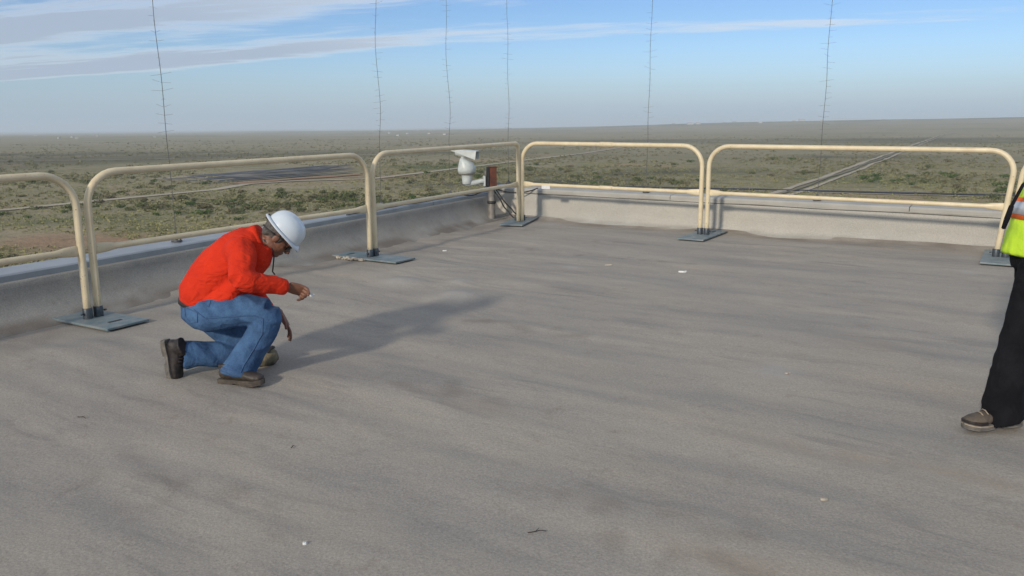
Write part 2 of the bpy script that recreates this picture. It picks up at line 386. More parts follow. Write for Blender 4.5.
# ------------------------------------------------------------------ the roof deck
def to_ab(x, y):        # roof coordinates: b along the front wall, a back from it along the left wall
    d = Vector((x - CORNER.x, y - CORNER.y)); M = Matrix(((FR.x, -LF.x), (FR.y, -LF.y)))
    q = M.inverted() @ d; return q.y, q.x
def roof_relief(x, y):
    """spray-foam waves, running with the front wall, plus lumps"""
    s = x * FR.x + y * FR.y; u = -x * FR.y + y * FR.x
    h = 0.030 * noise.noise(Vector((s * 0.28, u * 0.95, 0.3)))
    h += 0.014 * noise.noise(Vector((s * 0.50, u * 2.6, 5.1)))
    h += 0.0070 * noise.noise(Vector((s * 1.5, u * 5.5, 9.7)))
    h += 0.0032 * noise.noise(Vector((x * 5.2, y * 5.2, 2.2))) + 0.0010 * noise.noise(Vector((s * 4.0, u * 13.0, 6.2))) + 0.0011 * noise.noise(Vector((x * 15, y * 15, 8.2)))
    r_ = noise.noise(Vector((s * 0.35, u * 1.7, 21.0))); h += 0.017 * max(0, 0.10 - abs(r_)) / 0.10 * max(0, noise.noise(Vector((s * 0.3, u * 0.4, 31.0))) + 0.25)
    h += 0.006 * noise.noise(Vector((s * 1.1, u * 4.2, 41.0))) * max(0, min(1, 0.4 - x * 0.35))
    return h
BUMPS = [(-1.08, 7.86, 0.040, 0.20), (-0.50, 7.18, 0.046, 0.22), (-0.50, 7.84, 0.032, 0.13), (-2.7, 7.2, 0.02, 0.2), (-2.35, 8.3, 0.03, 0.35),
         (-3.0, 5.6, 0.02, 0.25), (-1.4, 10.3, 0.02, 0.3), (2.2, 2.9, 0.012, 0.3), (1.2, 3.3, 0.012, 0.3)]
PLATES = [(-3.315, 6.416), (-1.555, 9.20), (0.126, 12.271), (2.485, 10.70), (5.267, 8.842)]
PALE = [(-1.08, 7.86, .17), (-0.50, 7.18, .18), (-0.5, 7.84, .1), (3.40, 10.98, .07), (0.564, 12.05, .12), (1.65, 5.0, .12), (0.62, 8.6, .08), (4.6, 8.2, .1)]  # entries on the foam mounds paint in sunlit paleness; the others are worn patches
def roof_point(a, b, gap=True):
    p = CORNER - LF * a + FR * b
    h = roof_relief(p.x, p.y)
    for bx, by, bh, br in BUMPS:
        q = ((p.x - bx) ** 2 + (p.y - by) ** 2) / br ** 2
        if q < 6: h += bh * math.exp(-q)
    flat = 1.0
    for px, py in PLATES:
        q = math.hypot(p.x - px, p.y - py)
        if q < 0.95: k = max(0, (q - 0.45) / 0.5); flat = min(flat, k * k * (3 - 2 * k))
    h = h * flat + 0.006 * (1 - flat)
    # cove up to both walls
    cl = max(0, 0.50 - b) / 0.50; h += 0.060 * cl * cl * (0.3 + 0.7 * flat)
    cf = max(0, 0.22 - a) / 0.22; h += 0.050 * cf * cf
    return p.x, p.y, roofz(p.y) + h
def axis(stops):
    out = []
    for (p, q, st) in stops: out += list(np.arange(p, q, st))
    return out + [stops[-1][1]]
A_ = axis([(0, 12, 0.04), (12, 20, 0.4)]); B_ = axis([(0, 10, 0.05), (10, 22, 0.4)])
STAINS = [(1.45, 3.75, .5, .10), (2.1, 3.40, .4, .09), (0.8, 2.75, .25, .10), (2.5, 5.6, .3, .18), (-0.2, 4.4, .3, .10), (2.9, 3.3, .3, .08)]
verts = []; wear_and_lit = []; dirt = []; stain = []
for a in A_:
    for b in B_:
        x, y, z = roof_point(a, b); verts.append((x, y, z))
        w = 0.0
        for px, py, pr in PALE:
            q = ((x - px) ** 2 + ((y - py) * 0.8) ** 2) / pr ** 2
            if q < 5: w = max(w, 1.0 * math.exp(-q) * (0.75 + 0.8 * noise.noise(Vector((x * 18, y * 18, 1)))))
        wear_and_lit.append(max(0, min(1, w))); q_ = 0.0
        for px, py, ra, rb in STAINS:
            dx, dy = x - px, y - py; aa = (dx * FR.x + dy * FR.y) / ra; bb = (-dx * FR.y + dy * FR.x) / rb; e_ = aa * aa + bb * bb
            if e_ < 4: q_ = max(q_, math.exp(-e_) * (0.45 + 0.7 * noise.noise(Vector((x * 5, y * 5, 3))) + 0.5 * noise.noise(Vector((x * 16, y * 16, 3)))))
        stain.append(max(0, min(0.45, q_ * .8)))
        d = 0.0
        nn = noise.noise(Vector((x * 2.1, y * 2.1, 4))) + 0.5 * noise.noise(Vector((x * 6, y * 6, 8)))
        if b < 1.4: d = max(d, 0.55 * (1 - b / 1.4) * max(0, 0.55 + nn))
        if a < 0.5: d = max(d, 0.60 * (1 - a / 0.5) * max(0, 0.6 + nn))
        s = x * FR.x + y * FR.y; u = -x * FR.y + y * FR.x
        k = noise.noise(Vector((s * 0.5, u * 2.2, 14))) + 0.5 * noise.noise(Vector((x * 7, y * 7, 3)))
        d = max(d, max(0, k - 0.42) * 0.9)
        dirt.append(max(0, min(0.7, d)))
nb = len(B_)
faces = [(i * nb + j, i * nb + j + 1, (i + 1) * nb + j + 1, (i + 1) * nb + j) for i in range(len(A_) - 1) for j in range(nb - 1)]
me = bpy.data.meshes.new('roof_deck'); me.from_pydata(verts, [], faces); me.update()
me.attributes.new('wear_and_lit', 'FLOAT', 'POINT').data.foreach_set('value', wear_and_lit)
me.attributes.new('dirt', 'FLOAT', 'POINT').data.foreach_set('value', dirt)
me.attributes.new('stain', 'FLOAT', 'POINT').data.foreach_set('value', stain)
if me.polygons[0].normal.z < 0: me.flip_normals()
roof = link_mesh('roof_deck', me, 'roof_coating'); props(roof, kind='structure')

# ------------------------------------------------------------------ parapets: swept profiles (t inward +, h above roof)
def sweep(profile, start, direction, inward, length, step, rough=0.0, seed=0.0, lead=None):
    n = int(length / step); vs = []; fs = []; m = len(profile)
    for i in range(n + 1):
        s = length * i / n
        for j, (t_, h_) in enumerate(profile):
            tt, ss = t_, s
            if lead: ss = max(s, lead(t_)) if i == 0 else s
            p = start + direction * ss + inward * tt
            w = 0.0
            if rough and 0 < j < m - 2:
                w = rough * (noise.noise(Vector((s * 1.3, h_ * 5, seed))) + 0.5 * noise.noise(Vector((s * 4.5, h_ * 12, seed + 3))))
            p = p + inward * w
            vs.append((p.x, p.y, roofz(p.y) + h_ + (0.6 * w if rough and j < m - 2 else 0)))
    for i in range(n):
        for j in range(m - 1):
            fs.append((i * m + j, i * m + j + 1, (i + 1) * m + j + 1, (i + 1) * m + j))
    return vs, fs
LIN = Vector((LF.y, -LF.x, 0)); FIN = Vector((FR.y, -FR.x, 0))
if FIN.dot(Vector((0, -1, 0))) < 0: FIN = -FIN
def parapet(name, label, prof, cop, copmat, wmat, dmul, start, direction, inward, length, seed, drop):
    root = empty(name, on_roof(start.x, start.y), label, 'parapet')
    vs, fs = sweep(prof, start, direction, inward, length, 0.10, 0.010, seed)
    mb = MB(); mb.add(vs, fs); wall = mb.build('wall_face', wmat, root)
    ds = []
    for (x, y, z) in vs:
        q = z - roofz(y)
        nn = noise.noise(Vector((x * 3, y * 3, z * 9))) + 0.5 * noise.noise(Vector((x * 9, y * 9, z * 20)))
        ds.append(max(0, min(0.7, dmul * (0.9 if q < 0.05 else 0.22) * (0.45 + nn) * max(0, 1.2 - q * 1.5))))
    wall.data.attributes.new('dirt', 'FLOAT', 'POINT').data.foreach_set('value', ds)
    # outer face of the building below the parapet
    mb = MB(); vs, fs = sweep([(cop[-1][0] + 0.03, 0.33), (cop[-1][0] + 0.03, -drop)], start, direction, inward, length, 1.0); mb.add(vs, fs)
    mb.build('outer_face', 'wall_coating', root, smooth=False)
    # metal coping in lengths, with a narrow joint between
    L = 3.05; k = 0; s0 = -0.02
    while s0 < length:
        s1 = min(s0 + L - 0.008, length)
        closed = cop
        m = len(closed); vv = []; ff = []
        wob = [0.004 * noise.noise(Vector((s0, 2.2, seed))), 0.004 * noise.noise(Vector((s1 - 0.2, 2.2, seed)))]
        nseg = 6
        for i in range(nseg + 1):
            s = s0 + (s1 - s0) * i / nseg
            for (t_, h_) in closed:
                p = start + direction * s + inward * t_
                vv.append((p.x, p.y, roofz(p.y) + h_ + 0.003 * noise.noise(Vector((s * 1.7, seed, 3)))))
        for i in range(nseg):
            for j in range(m - 1): ff.append((i * m + j, i * m + j + 1, (i + 1) * m + j + 1, (i + 1) * m + j))
        ff.append(tuple(range(m))); ff.append(tuple(nseg * m + j for j in reversed(range(m))))
        mb = MB(); mb.add(vv, ff); mb.build('coping', copmat, root, smooth=False)
        s0 += L
    return root
profL = [(0.48, -0.03), (0.36, 0.010), (0.24, 0.032), (0.14, 0.070), (0.065, 0.125), (0.018, 0.20), (0.0, 0.27), (-0.005, 0.315), (-0.02, 0.332), (-0.30, 0.336)]
copL = [(-0.035, 0.315), (-0.035, 0.378), (-0.05, 0.390), (-0.31, 0.402), (-0.325, 0.395), (-0.325, 0.30)]
LEN_L = 20.0
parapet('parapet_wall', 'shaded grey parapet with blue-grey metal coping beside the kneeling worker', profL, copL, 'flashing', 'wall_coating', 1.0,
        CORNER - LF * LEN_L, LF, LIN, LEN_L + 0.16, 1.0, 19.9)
profF = [(0.16, -0.03), (0.09, 0.010), (0.035, 0.030), (0.008, 0.07), (0.0, 0.17), (0.0, 0.26), (-0.006, 0.34), (-0.012, 0.385), (-0.03, 0.396), (-0.34, 0.400)]
copF = [(-0.012, 0.390), (-0.008, 0.430), (-0.03, 0.450), (-0.34, 0.470), (-0.36, 0.462), (-0.36, 0.36)]
LEN_F = 22.0
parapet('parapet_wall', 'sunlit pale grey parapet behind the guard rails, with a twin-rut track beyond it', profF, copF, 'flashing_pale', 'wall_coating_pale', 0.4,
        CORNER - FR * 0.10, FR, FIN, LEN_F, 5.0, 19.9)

# ------------------------------------------------------------------ guard rails on base plates
P1 = Vector((-3.315, 6.416, 0)); P2 = Vector((-1.555, 9.20, 0)); P3 = Vector((0.126, 12.271, 0)); P4 = Vector((2.485, 10.70, 0)); P5 = Vector((5.267, 8.842, 0))
P0 = P1 - (P2 - P1).normalized() * 3.3; P6 = P5 + (P5 - P4).normalized() * 3.3
RAIL_H = 1.135; MID_H = 0.545; RT = 0.029
def rail(A, B, label, offA=0.045, offB=0.045, couplings=False, sag=0.0, lean=(0, 0), tag_at=None, tops=(0.0, 0.0), rad=(0.26, 0.26), grp='cream pipe guard rail sections'):
    d = (B - A); d.z = 0; L = d.length; d.normalize()
    a = A + d * offA; b = B - d * offB; mid = (a + b) / 2
    root = empty('guard_rail', on_roof(mid.x, mid.y), label, 'guard rail')
    za, zb = roofz(a.y) + 0.03, roofz(b.y) + 0.03
    side = Vector((d.y, -d.x, 0))
    r, r2 = rad; pts = []
    ta = Vector((a.x, a.y, 0)) + side * lean[0] + d * tops[0]; tb = Vector((b.x, b.y, 0)) + side * lean[1] + d * tops[1]
    topa, topb = za + RAIL_H, zb + RAIL_H
    pa = Vector((a.x, a.y, za)); pb = Vector((b.x, b.y, zb))
    ka = Vector((ta.x, ta.y, topa)); kb = Vector((tb.x, tb.y, topb))
    ua = (ka - pa).normalized(); ub = (kb - pb).normalized(); hd = (kb - ka).normalized()
    for q in np.linspace(0, 1, 6): pts.append(pa + (ka - ua * r - pa) * q)
    for q in np.linspace(0, math.pi / 2, 9)[1:]:
        pts.append(ka - ua * r + hd * r + (-hd * math.cos(q) + ua * math.sin(q)) * r)
    s = ka + hd * r; e = kb - hd * r2
    for q in np.linspace(0, 1, 12)[1:-1]:
        p = s + (e - s) * q; p.z -= sag * 4 * q * (1 - q); pts.append(p)
    for q in np.linspace(math.pi / 2, 0, 9):
        pts.append(kb - ub * r2 - hd * r2 + (hd * math.cos(q) + ub * math.sin(q)) * r2)
    for q in np.linspace(1, 0, 6)[1:]: pts.append(pb + (kb - ub * r2 - pb) * q)
    MB().tube(pts, RT, 14).build('hoop', 'rail_paint', root)
    # mid rail with flattened ends
    ma = pa + ua * MID_H; mb_ = pb + ub * MID_H; md = (mb_ - ma).normalized(); LM = (mb_ - ma).length
    rings = []
    for q, rs, ru in ((0.005, .010, .042), (0.05, .010, .043), (0.13, .018, .037), (0.20, .024, .025), (LM / 2, .0241, .0241), (LM - .20, .024, .025), (LM - .13, .018, .037), (LM - .05, .010, .043), (LM - 0.005, .010, .042)):
        c = ma + md * q; c.z -= sag * 0.7 * (1 - abs(2 * q / LM - 1))
        rings.append((c, rs, ru, side))
    MB().loft(rings, 14, 0.2).build('mid_rail', 'rail_paint', root)
    if couplings:
        for base, rr in (((s + e) / 2, 0.035), ((ma + mb_) / 2, 0.031)):
            c = Vector(base); c.z -= sag
            MB().tube([c - hd * 0.10, c - hd * 0.095, c + hd * 0.095, c + hd * 0.10], lambda q: rr if 0 < q < 1 else rr * 0.8, 14).build('coupling', 'rail_paint', root)
    if tag_at is not None:
        c = ma + md * tag_at; c.z -= 0.028
        MB().box(c - side * -0.028, (0.14, 0.004, 0.05), Matrix.Rotation(math.atan2(md.y, md.x), 3, 'Z')).build('label_tag', 'white_paper', root, False)
    return root
def plate(P, along, label, turn=0.0, shift=0.0, size=(0.34, 0.94)):
    root = empty('base_plate', on_roof(P.x, P.y), label, 'base plate', None)
    ang = math.atan2(along.y, along.x) + turn
    slope = Matrix.Rotation(R(0.97), 3, 'X'); M = slope @ Matrix.Rotation(ang, 3, 'Z')
    ctr = on_roof(P.x, P.y, 0.028) + M @ Vector((0, shift, 0))
    me = MB().box((0, 0, 0), (size[0], size[1], 0.018)); o = me.build('plate', 'plate_paint', root, False, 0.004)
    o.data.transform(Matrix.Translation(ctr) @ M.to_4x4())
    for sx in (-1, 1):
        c = on_roof(P.x, P.y) + M @ Vector((sx * 0.045, 0, 0))
        rings = [((c.x, c.y, c.z + 0.03), .036, .036), ((c.x, c.y, c.z + 0.036), .037, .037), ((c.x, c.y, c.z + 0.115), .037, .037), ((c.x, c.y, c.z + 0.12), .034, .034)]
        MB().loft(rings, 14, 0).build('socket', 'socket_steel', root)
        b = MB(); h = c + M @ Vector((sx * 0.042, -0.01, 0)); b.tube([h + Vector((0, 0, 0.08)), h + Vector((0, 0, 0.08)) + M @ Vector((sx * 0.02, 0, 0))], 0.008, 6, 0)
        b.build('set_screw', 'socket_steel', root)
    # carry slot at one end
    s = ctr + M @ Vector((0.0, 0.33 if shift <= 0 else -0.33, 0.0105)); b = MB(); b.box(s, (0.11, 0.03, 0.003), M); b.build('hand_slot', 'black_rubber', root, False)
    return root
dL = (P3 - P1).normalized(); dF = (P5 - P3).normalized()
G = None
rail(P0, P1, 'cream guard rail section running off behind the kneeling worker\'s back')
rail(P1, P2, 'long cream guard rail section directly behind the kneeling worker', lean=(0.0, 0.0))
rail(P2, P3, 'cream guard rail section in front of the white surveillance camera', rad=(0.26, 0.09))
rail(P3, P4, 'cream guard rail section with coupling sleeves and white tag by the corner', couplings=True, tag_at=0.42)
rail(P4, P5, 'cream guard rail section in front of the twin-rut dirt track', tops=(0.0, 0.11))
rail(P5, P6, 'cream guard rail section behind the person in the lime vest', tops=(0.10, 0.0))
plate(P0, dL, 'blue-grey steel base plate at the loose end of the rail behind the worker\'s back')
plate(P1, dL, 'blue-grey steel base plate close to the kneeling worker\'s raised boot heel', 0.0, 0.06, (0.36, 1.0))
plate(P2, dL, 'blue-grey steel base plate with crumbled foam along its edge', -0.03)
plate(P3, (dL + dF * 0.2), 'blue-grey steel base plate at the corner beside the rusty post', -1.12, 0.0, (0.34, 0.98))
plate(P4, dF, 'blue-grey steel base plate between the two rails along the sunlit parapet', 0.02)
plate(P5, dF, 'blue-grey steel base plate behind the person in the lime vest', 0.03)
plate(P6, dF, 'blue-grey steel base plate at the end of the rail behind the vest wearer')

# crumbled foam under the edge of one plate
mb = MB()
pdir = Vector((-dL.y, dL.x, 0))
for i in range(60):
    s = random.uniform(-0.02, 0.36); c = P2 + pdir * s - dL * (0.165 + abs(random.gauss(0, 0.025)))
    r = random.uniform(0.006, 0.022)
    mb.ball((c.x, c.y, roofz(c.y) + r * 0.7 + 0.01), (r * random.uniform(.8, 1.5), r, r * random.uniform(.6, 1)), 7, 5, Matrix.Rotation(random.uniform(0, 3), 3, 'Z'))
o = mb.build('foam_crumbs', 'foam_lump'); o['kind'] = 'stuff'; props(o, 'pale crumbled foam heaped along the edge of a base plate', 'foam crumbs')

# ------------------------------------------------------------------ lightning whips along the parapets, conductor cables
def whip(base, top, height, label, seed, amp=0.03):
    """thin, slightly wavy air terminal with short side barbs"""
    root = empty('lightning_whip', base, label, 'whip', None)
    rs = random.Random(seed); ax = (Vector(top) - Vector(base)).normalized(); pts = []
    n = 60
    for i in range(n + 1):
        q = i / n; p = Vector(base) + ax * (height * q)
        p += Vector((noise.noise(Vector((q * 5, seed, 0))), noise.noise(Vector((q * 5, seed, 9))), 0)) * amp * min(1, q * 4)
        pts.append(p)
    MB().tube(pts, lambda q: 0.0034 - 0.0014 * q, 6).build('rod', 'whip_metal', root)
    mb = MB(); k = int(height / 0.075)
    for i in range(10, k):
        q = i / k; f = q * n; j = min(int(f), n - 1); p = pts[j].lerp(pts[j + 1], f - j)
        an = rs.uniform(0, 6.28); L = rs.uniform(0.05, 0.11)
        for sgn in ((1, -1) if rs.random() < 0.55 else (1,)):
            dv = Vector((math.cos(an) * sgn, math.sin(an) * sgn, rs.uniform(-0.15, 0.35)))
            mb.tube([p, p + dv * L], lambda q: 0.0010, 4)
    o = mb.build('barbs', 'whip_metal', root); o['kind'] = 'stuff'
    b = MB(); B = Vector(base)
    b.box(B + Vector((0, 0, 0.008)), (0.09, 0.05, 0.016)); b.tube([B + Vector((0, 0, 0.01)), B + Vector((0, 0, 0.075))], 0.012, 8)
    for sx in (-1, 1): b.tube([B + Vector((sx * 0.045, 0, 0.012)), B + Vector((0, 0, 0.09))], 0.006, 6)
    b.build('clamp', 'whip_metal', root)
def on_cop_left(s, t_=-0.18): p = CORNER - LF * s + LIN * t_; return Vector((p.x, p.y, roofz(p.y) + 0.398))
def on_cop_front(s, t_=-0.15): p = CORNER + FR * s + FIN * t_; return Vector((p.x, p.y, roofz(p.y) + 0.462))
WH = [
 (on_cop_left(6.00), (-0.012, 0.0), 'lightning whip on the shaded parapet just behind the kneeling worker'),
 (on_cop_left(2.74), (0.012, 0.0), 'lightning whip on the shaded parapet behind the plate with crumbled foam'),
 (on_cop_left(1.05), (0.0, 0.0), 'lightning whip on the shaded parapet beside the white surveillance camera'),
 (on_cop_front(0.12, -0.20), (0.0, 0.0), 'lightning whip at the corner where the two parapets meet'),
 (on_cop_front(2.50), (0.012, 0.0), 'lightning whip on the sunlit parapet behind the rail with coupling sleeves'),
 (on_cop_front(4.87), (0.015, 0.0), 'lightning whip on the sunlit parapet behind the rail facing the twin-rut track')]
for i, (b, tl, lab) in enumerate(WH):
    whip(b, b + Vector((tl[0], tl[1], 1)), 4.2, lab, 11 + i * 3, 0.035)
def cable(pts, r, name, mat, label, cat='cable'):
    o = MB().tube(pts, r, 7).build(name, mat); return props(o, label, cat)
pts = []
for i in range(140):
    s = 3.6 - i * 3.5 / 139; q = on_cop_left(s, -0.055 + 0.02 * noise.noise(Vector((s * 1.6, 0, 0)))); q.z += 0.004 + 0.008 * max(0, noise.noise(Vector((s * 2.3, 4, 0)))); pts.append(q)
cable(pts, 0.007, 'conductor_cable', 'cable_grey', 'thin dark cable lying along the blue-grey coping')
pts = []
for i in range(150):
    s = 0.1 + i * 12 / 149; p = CORNER + FR * s + FIN * (-0.004); pts.append(Vector((p.x, p.y, roofz(p.y) + 0.378 + 0.006 * noise.noise(Vector((s * 1.1, 7, 0))))))
cable(pts, 0.0045, 'conductor_cable', 'cable_grey', 'thin dark cable fixed under the lip of the sunlit parapet')

# ------------------------------------------------------------------ surveillance camera on its post
PB = on_roof(-0.30, 12.60)
post = empty('camera_post', PB, 'short grey pipe post with rusty upper box in the parapet corner', 'post')
b = MB(); b.loft([(PB + Vector((0, 0, -0.03)), .060, .060), (PB + Vector((0, 0, 0.02)), .057, .057), (PB + Vector((0, 0, 0.27)), .054, .054), (PB + Vector((0.0, 0, 0.28)), .047, .047), (PB + Vector((0, 0, 0.50)), .045, .045)], 16, 0)
b.build('pipe', 'galvanised', post)
b = MB(); b.loft([(PB + Vector((0, 0, 0.255)), .060, .060), (PB + Vector((0, 0, 0.262)), .066, .066), (PB + Vector((0, 0, 0.29)), .066, .066), (PB + Vector((0, 0, 0.297)), .058, .058)], 16, 0)
b.build('clamp_ring', 'black_rubber', post)
Mz = Matrix.Rotation(R(12), 3, 'Z')
b = MB(); b.box(PB + Vector((0.02, 0, 0.64)), (0.105, 0.12, 0.32), Mz); b.build('rusty_box', 'rust', post, False, 0.006)
b = MB(); b.box(PB + Vector((-0.052, -0.045, 0.64)), (0.036, 0.05, 0.33), Mz); b.build('dark_channel', 'black_rubber', post, False, 0.003)
b = MB(); b.box(PB + Vector((-0.088, -0.045, 0.61)), (0.02, 0.09, 0.28), Mz); b.build('mounting_strip', 'galvanised', post, False, 0.003)
b = MB(); b.box(PB + Vector((0.02, 0, 0.805)), (0.125, 0.14, 0.012), Mz); b.build('cap', 'rust', post, False, 0.003)
cm = empty('surveillance_camera', PB + Vector((-0.10, -0.05, 0.55)), 'white pan-tilt surveillance camera on an arm by the corner', 'camera')
C0 = PB + Vector((-0.36, -0.10, 0.0))
b = MB(); b.tube([PB + Vector((-0.092, -0.06, 0.60)), PB + Vector((-0.16, -0.07, 0.595)), PB + Vector((-0.24, -0.09, 0.575)), C0 + Vector((0.02, 0, 0.565)), C0 + Vector((-0.02, 0, 0.58))], lambda q: 0.036 + 0.012 * abs(q - 0.3), 12, 0.3); b.build('arm', 'white_housing', cm)
b = MB(); b.box(PB + Vector((-0.105, -0.06, 0.60)), (0.022, 0.11, 0.15), Mz); b.build('wall_flange', 'white_housing', cm, False, 0.004)
b = MB(); b.loft([(C0 + Vector((0, 0, z)), r, r) for z, r in ((.555, .060), (.565, .070), (.62, .074), (.69, .083), (.70, .088))], 18, 0); b.build('base', 'white_housing', cm)
b = MB(); b.loft([(C0 + Vector((0, 0, z)), r, r) for z, r in ((.701, .112), (.706, .120), (.716, .120), (.722, .112))], 20, 0); b.build('seam_ring', 'galvanised', cm)
b = MB(); b.loft([(C0 + Vector((x, 0, z)), rx, ry, (1, 0, 0)) for z, x, rx, ry in ((.722, 0, .122, .116), (.78, -.005, .136, .122), (.83, -.02, .122, .112), (.88, -.045, .088, .094), (.92, -.062, .052, .075), (.945, -.07, .03, .05))], 20, 0.3); b.build('pan_head', 'white_housing', cm)
Mh = Matrix.Rotation(R(-14), 3, 'Z') @ Matrix.Rotation(R(7), 3, 'Y')
HC = C0 + Vector((-0.035, 0, 1.005))
def hp(x, y, z): return HC + Mh @ Vector((x, y, z))
b = MB(); b.loft([(hp(-.13, 0, .0), .045, .030, Mh @ Vector((0, 1, 0))), (hp(-.125, 0, .0), .055, .038), (hp(.0, 0, -.005), .060, .048), (hp(.15, 0, -.012), .064, .052), (hp(.155, 0, -.012), .056, .044)], 16, 0.05); b.build('housing', 'white_housing', cm)
b = MB(); vs = []
for x, hw, zl, zt in ((-.215, .066, .030, .050), (.205, .100, -.062, .070)):
    vs += [hp(x, -hw, zl), hp(x, -hw, zt - .008), hp(x, -hw * .8, zt), hp(x, hw * .8, zt), hp(x, hw, zt - .008), hp(x, hw, zl), hp(x, hw - .006, zl), hp(x, hw - .006, zt - .014), hp(x, -hw + .006, zt - .014), hp(x, -hw + .006, zl)]
fs = [(i, (i + 1) % 10, 10 + (i + 1) % 10, 10 + i) for i in range(10)] + [tuple(reversed(range(10))), tuple(range(10, 20))]
b.add(vs, fs); b.build('sunshield', 'white_housing', cm, False)
b = MB(); b.loft([(hp(.150, 0, -.012), .040, .034), (hp(.159, 0, -.012), .040, .034)], 14, 0); b.build('window', 'lens_dark', cm)
b = MB(); b.tube([hp(-.20, 0, .05), hp(-.235, 0, .068), hp(-.26, 0, .072)], lambda q: 0.018, 10, 0.6); b.build('gland', 'white_housing', cm)
b = MB(); b.loft([(hp(-.02, 0, -.10), .028, .028), (hp(-.01, 0, -.04), .03, .03)], 12, 0); b.build('tilt_neck', 'white_housing', cm)
def droop(p, q, n, drop, seed):
    out = []
    for i in range(n + 1):
        t_ = i / n; c = Vector(p).lerp(Vector(q), t_); c.z -= drop * 4 * t_ * (1 - t_)
        c += Vector((noise.noise(Vector((t_ * 4, seed, 0))), noise.noise(Vector((t_ * 4, seed, 5))), 0)) * 0.03 * math.sin(math.pi * t_); out.append(c)
    return out
cable(droop(PB + Vector((-0.02, 0.06, 0.56)), PB + Vector((0.34, -0.02, 0.03)), 16, 0.04, 2), 0.011, 'power_cable', 'black_rubber', 'black cable dropping from the rusty box to the deck, inner one')
cable(droop(PB + Vector((0.05, 0.06, 0.50)), PB + Vector((0.42, 0.06, 0.06)), 16, 0.05, 8), 0.011, 'power_cable', 'black_rubber', 'black cable dropping from the rusty box to the deck, outer one')
q1 = on_cop_left(0.9, -0.03)
cable(droop(PB + Vector((-0.06, 0.02, 0.50)), q1 + Vector((0, 0, 0.01)), 12, 0.05, 4), 0.010, 'power_cable', 'black_rubber', 'black cable looping from the camera post to the blue-grey coping')
q2 = on_cop_front(0.75, -0.05)
cable(droop(PB + Vector((0.06, 0.05, 0.48)), q2, 14, 0.07, 6), 0.009, 'power_cable', 'black_rubber', 'black cable looping from the camera post to the sunlit parapet')

# ------------------------------------------------------------------ kneeling worker
SID = Vector((0.28, -0.96, 0))       # his right-hand side, towards the camera
def V(*a): return Vector(a)
man = empty('person', on_roof(-1.80, 5.0), 'kneeling person in orange shirt, blue jeans and white hard hat', 'person')
mb = MB()
# pelvis, near leg (raised knee), far leg (kneeling)
mb.loft([(V(-1.905, 5.04, .285), .13, .09, SID), (V(-1.925, 5.04, .335), .175, .125, SID), (V(-1.915, 5.04, .40), .178, .135, SID), (V(-1.875, 5.045, .47), .165, .125, SID)], 20, .4)
mb.loft([(V(-1.945, 4.965, .350), .085, .10, SID), (V(-1.86, 4.925, .360), .100, .118, SID), (V(-1.70, 4.90, .380), .098, .106, SID), (V(-1.57, 4.89, .384), .092, .092, SID), (V(-1.475, 4.88, .374), .076, .080, SID)], 18, .5)
mb.loft([(V(-1.462, 4.88, .400), .066, .062, SID), (V(-1.468, 4.88, .345), .082, .082, SID), (V(-1.505, 4.875, .26), .080, .084, SID), (V(-1.565, 4.865, .165), .080, .086, SID), (V(-1.625, 4.855, .075), .084, .095, SID), (V(-1.655, 4.825, .015), .090, .104, SID), (V(-1.660, 4.82, -.006), .088, .102, SID)], 18, .02)
mb.loft([(V(-1.95, 5.13, .33), .09, .10, SID), (V(-1.86, 5.15, .25), .095, .110, SID), (V(-1.74, 5.17, .13), .088, .098, SID), (V(-1.635, 5.185, .040), .074, .078, SID)], 18, .5)
mb.loft([(V(-1.600, 5.19, .022), .060, .060, SID), (V(-1.66, 5.17, .028), .072, .074, SID), (V(-1.80, 5.10, .048), .074, .078, SID), (V(-1.92, 5.035, .070), .076, .082, SID), (V(-2.020, 4.975, .086), .078, .088, SID), (V(-2.040, 4.965, .088), .077, .086, SID)], 18, .02)
jeans = mb.skin('jeans', 'denim', man, .0070, 5, .0095, 10.5, None, Vector((.62, -.1, -.78)).normalized())
# outseam, hem bands and back pocket on the jeans, laid on the cloth
from mathutils.bvhtree import BVHTree
jt = BVHTree.FromPolygons([v.co[:] for v in jeans.data.vertices], [p.vertices[:] for p in jeans.data.polygons])
def cloth(p, out=.0015):
    q = jt.ray_cast(Vector(p) + SID * .4, -SID)
    return q[0] + q[1] * out if q[0] is not None else None
def seam(path, r, name):
    pts = []
    for a, b in zip(path, path[1:]):
        for i in range(8): pts.append(Vector(a).lerp(Vector(b), i / 8))
    pts = [q for q in (cloth(p) for p in pts) if q is not None]
    if len(pts) > 3: MB().tube(pts, r, 6).build(name, 'denim_seam', jeans)
seam([V(-1.93, 4.95, .40), V(-1.86, 4.93, .352), V(-1.70, 4.90, .365), V(-1.56, 4.89, .372), V(-1.50, 4.88, .350), V(-1.51, 4.875, .26), V(-1.565, 4.865, .165), V(-1.625, 4.855, .075), V(-1.652, 4.83, .015)], .0032, 'outseam')
seam([V(-1.99, 4.95, .405), V(-1.985, 4.95, .345), V(-1.955, 4.95, .315), V(-1.915, 4.95, .325), V(-1.91, 4.95, .385), V(-1.99, 4.95, .405)], .0026, 'pocket_seam')
seam([V(-1.87, 4.93, .435), V(-1.83, 4.92, .42), V(-1.815, 4.92, .46)], .0026, 'pocket_seam')
MB().loft([(V(-1.652, 4.829, .022), .0935, .1075, SID), (V(-1.6605, 4.8205, -.004), .0925, .1065, SID)], 28, 0).build('hem', 'denim_seam', jeans)
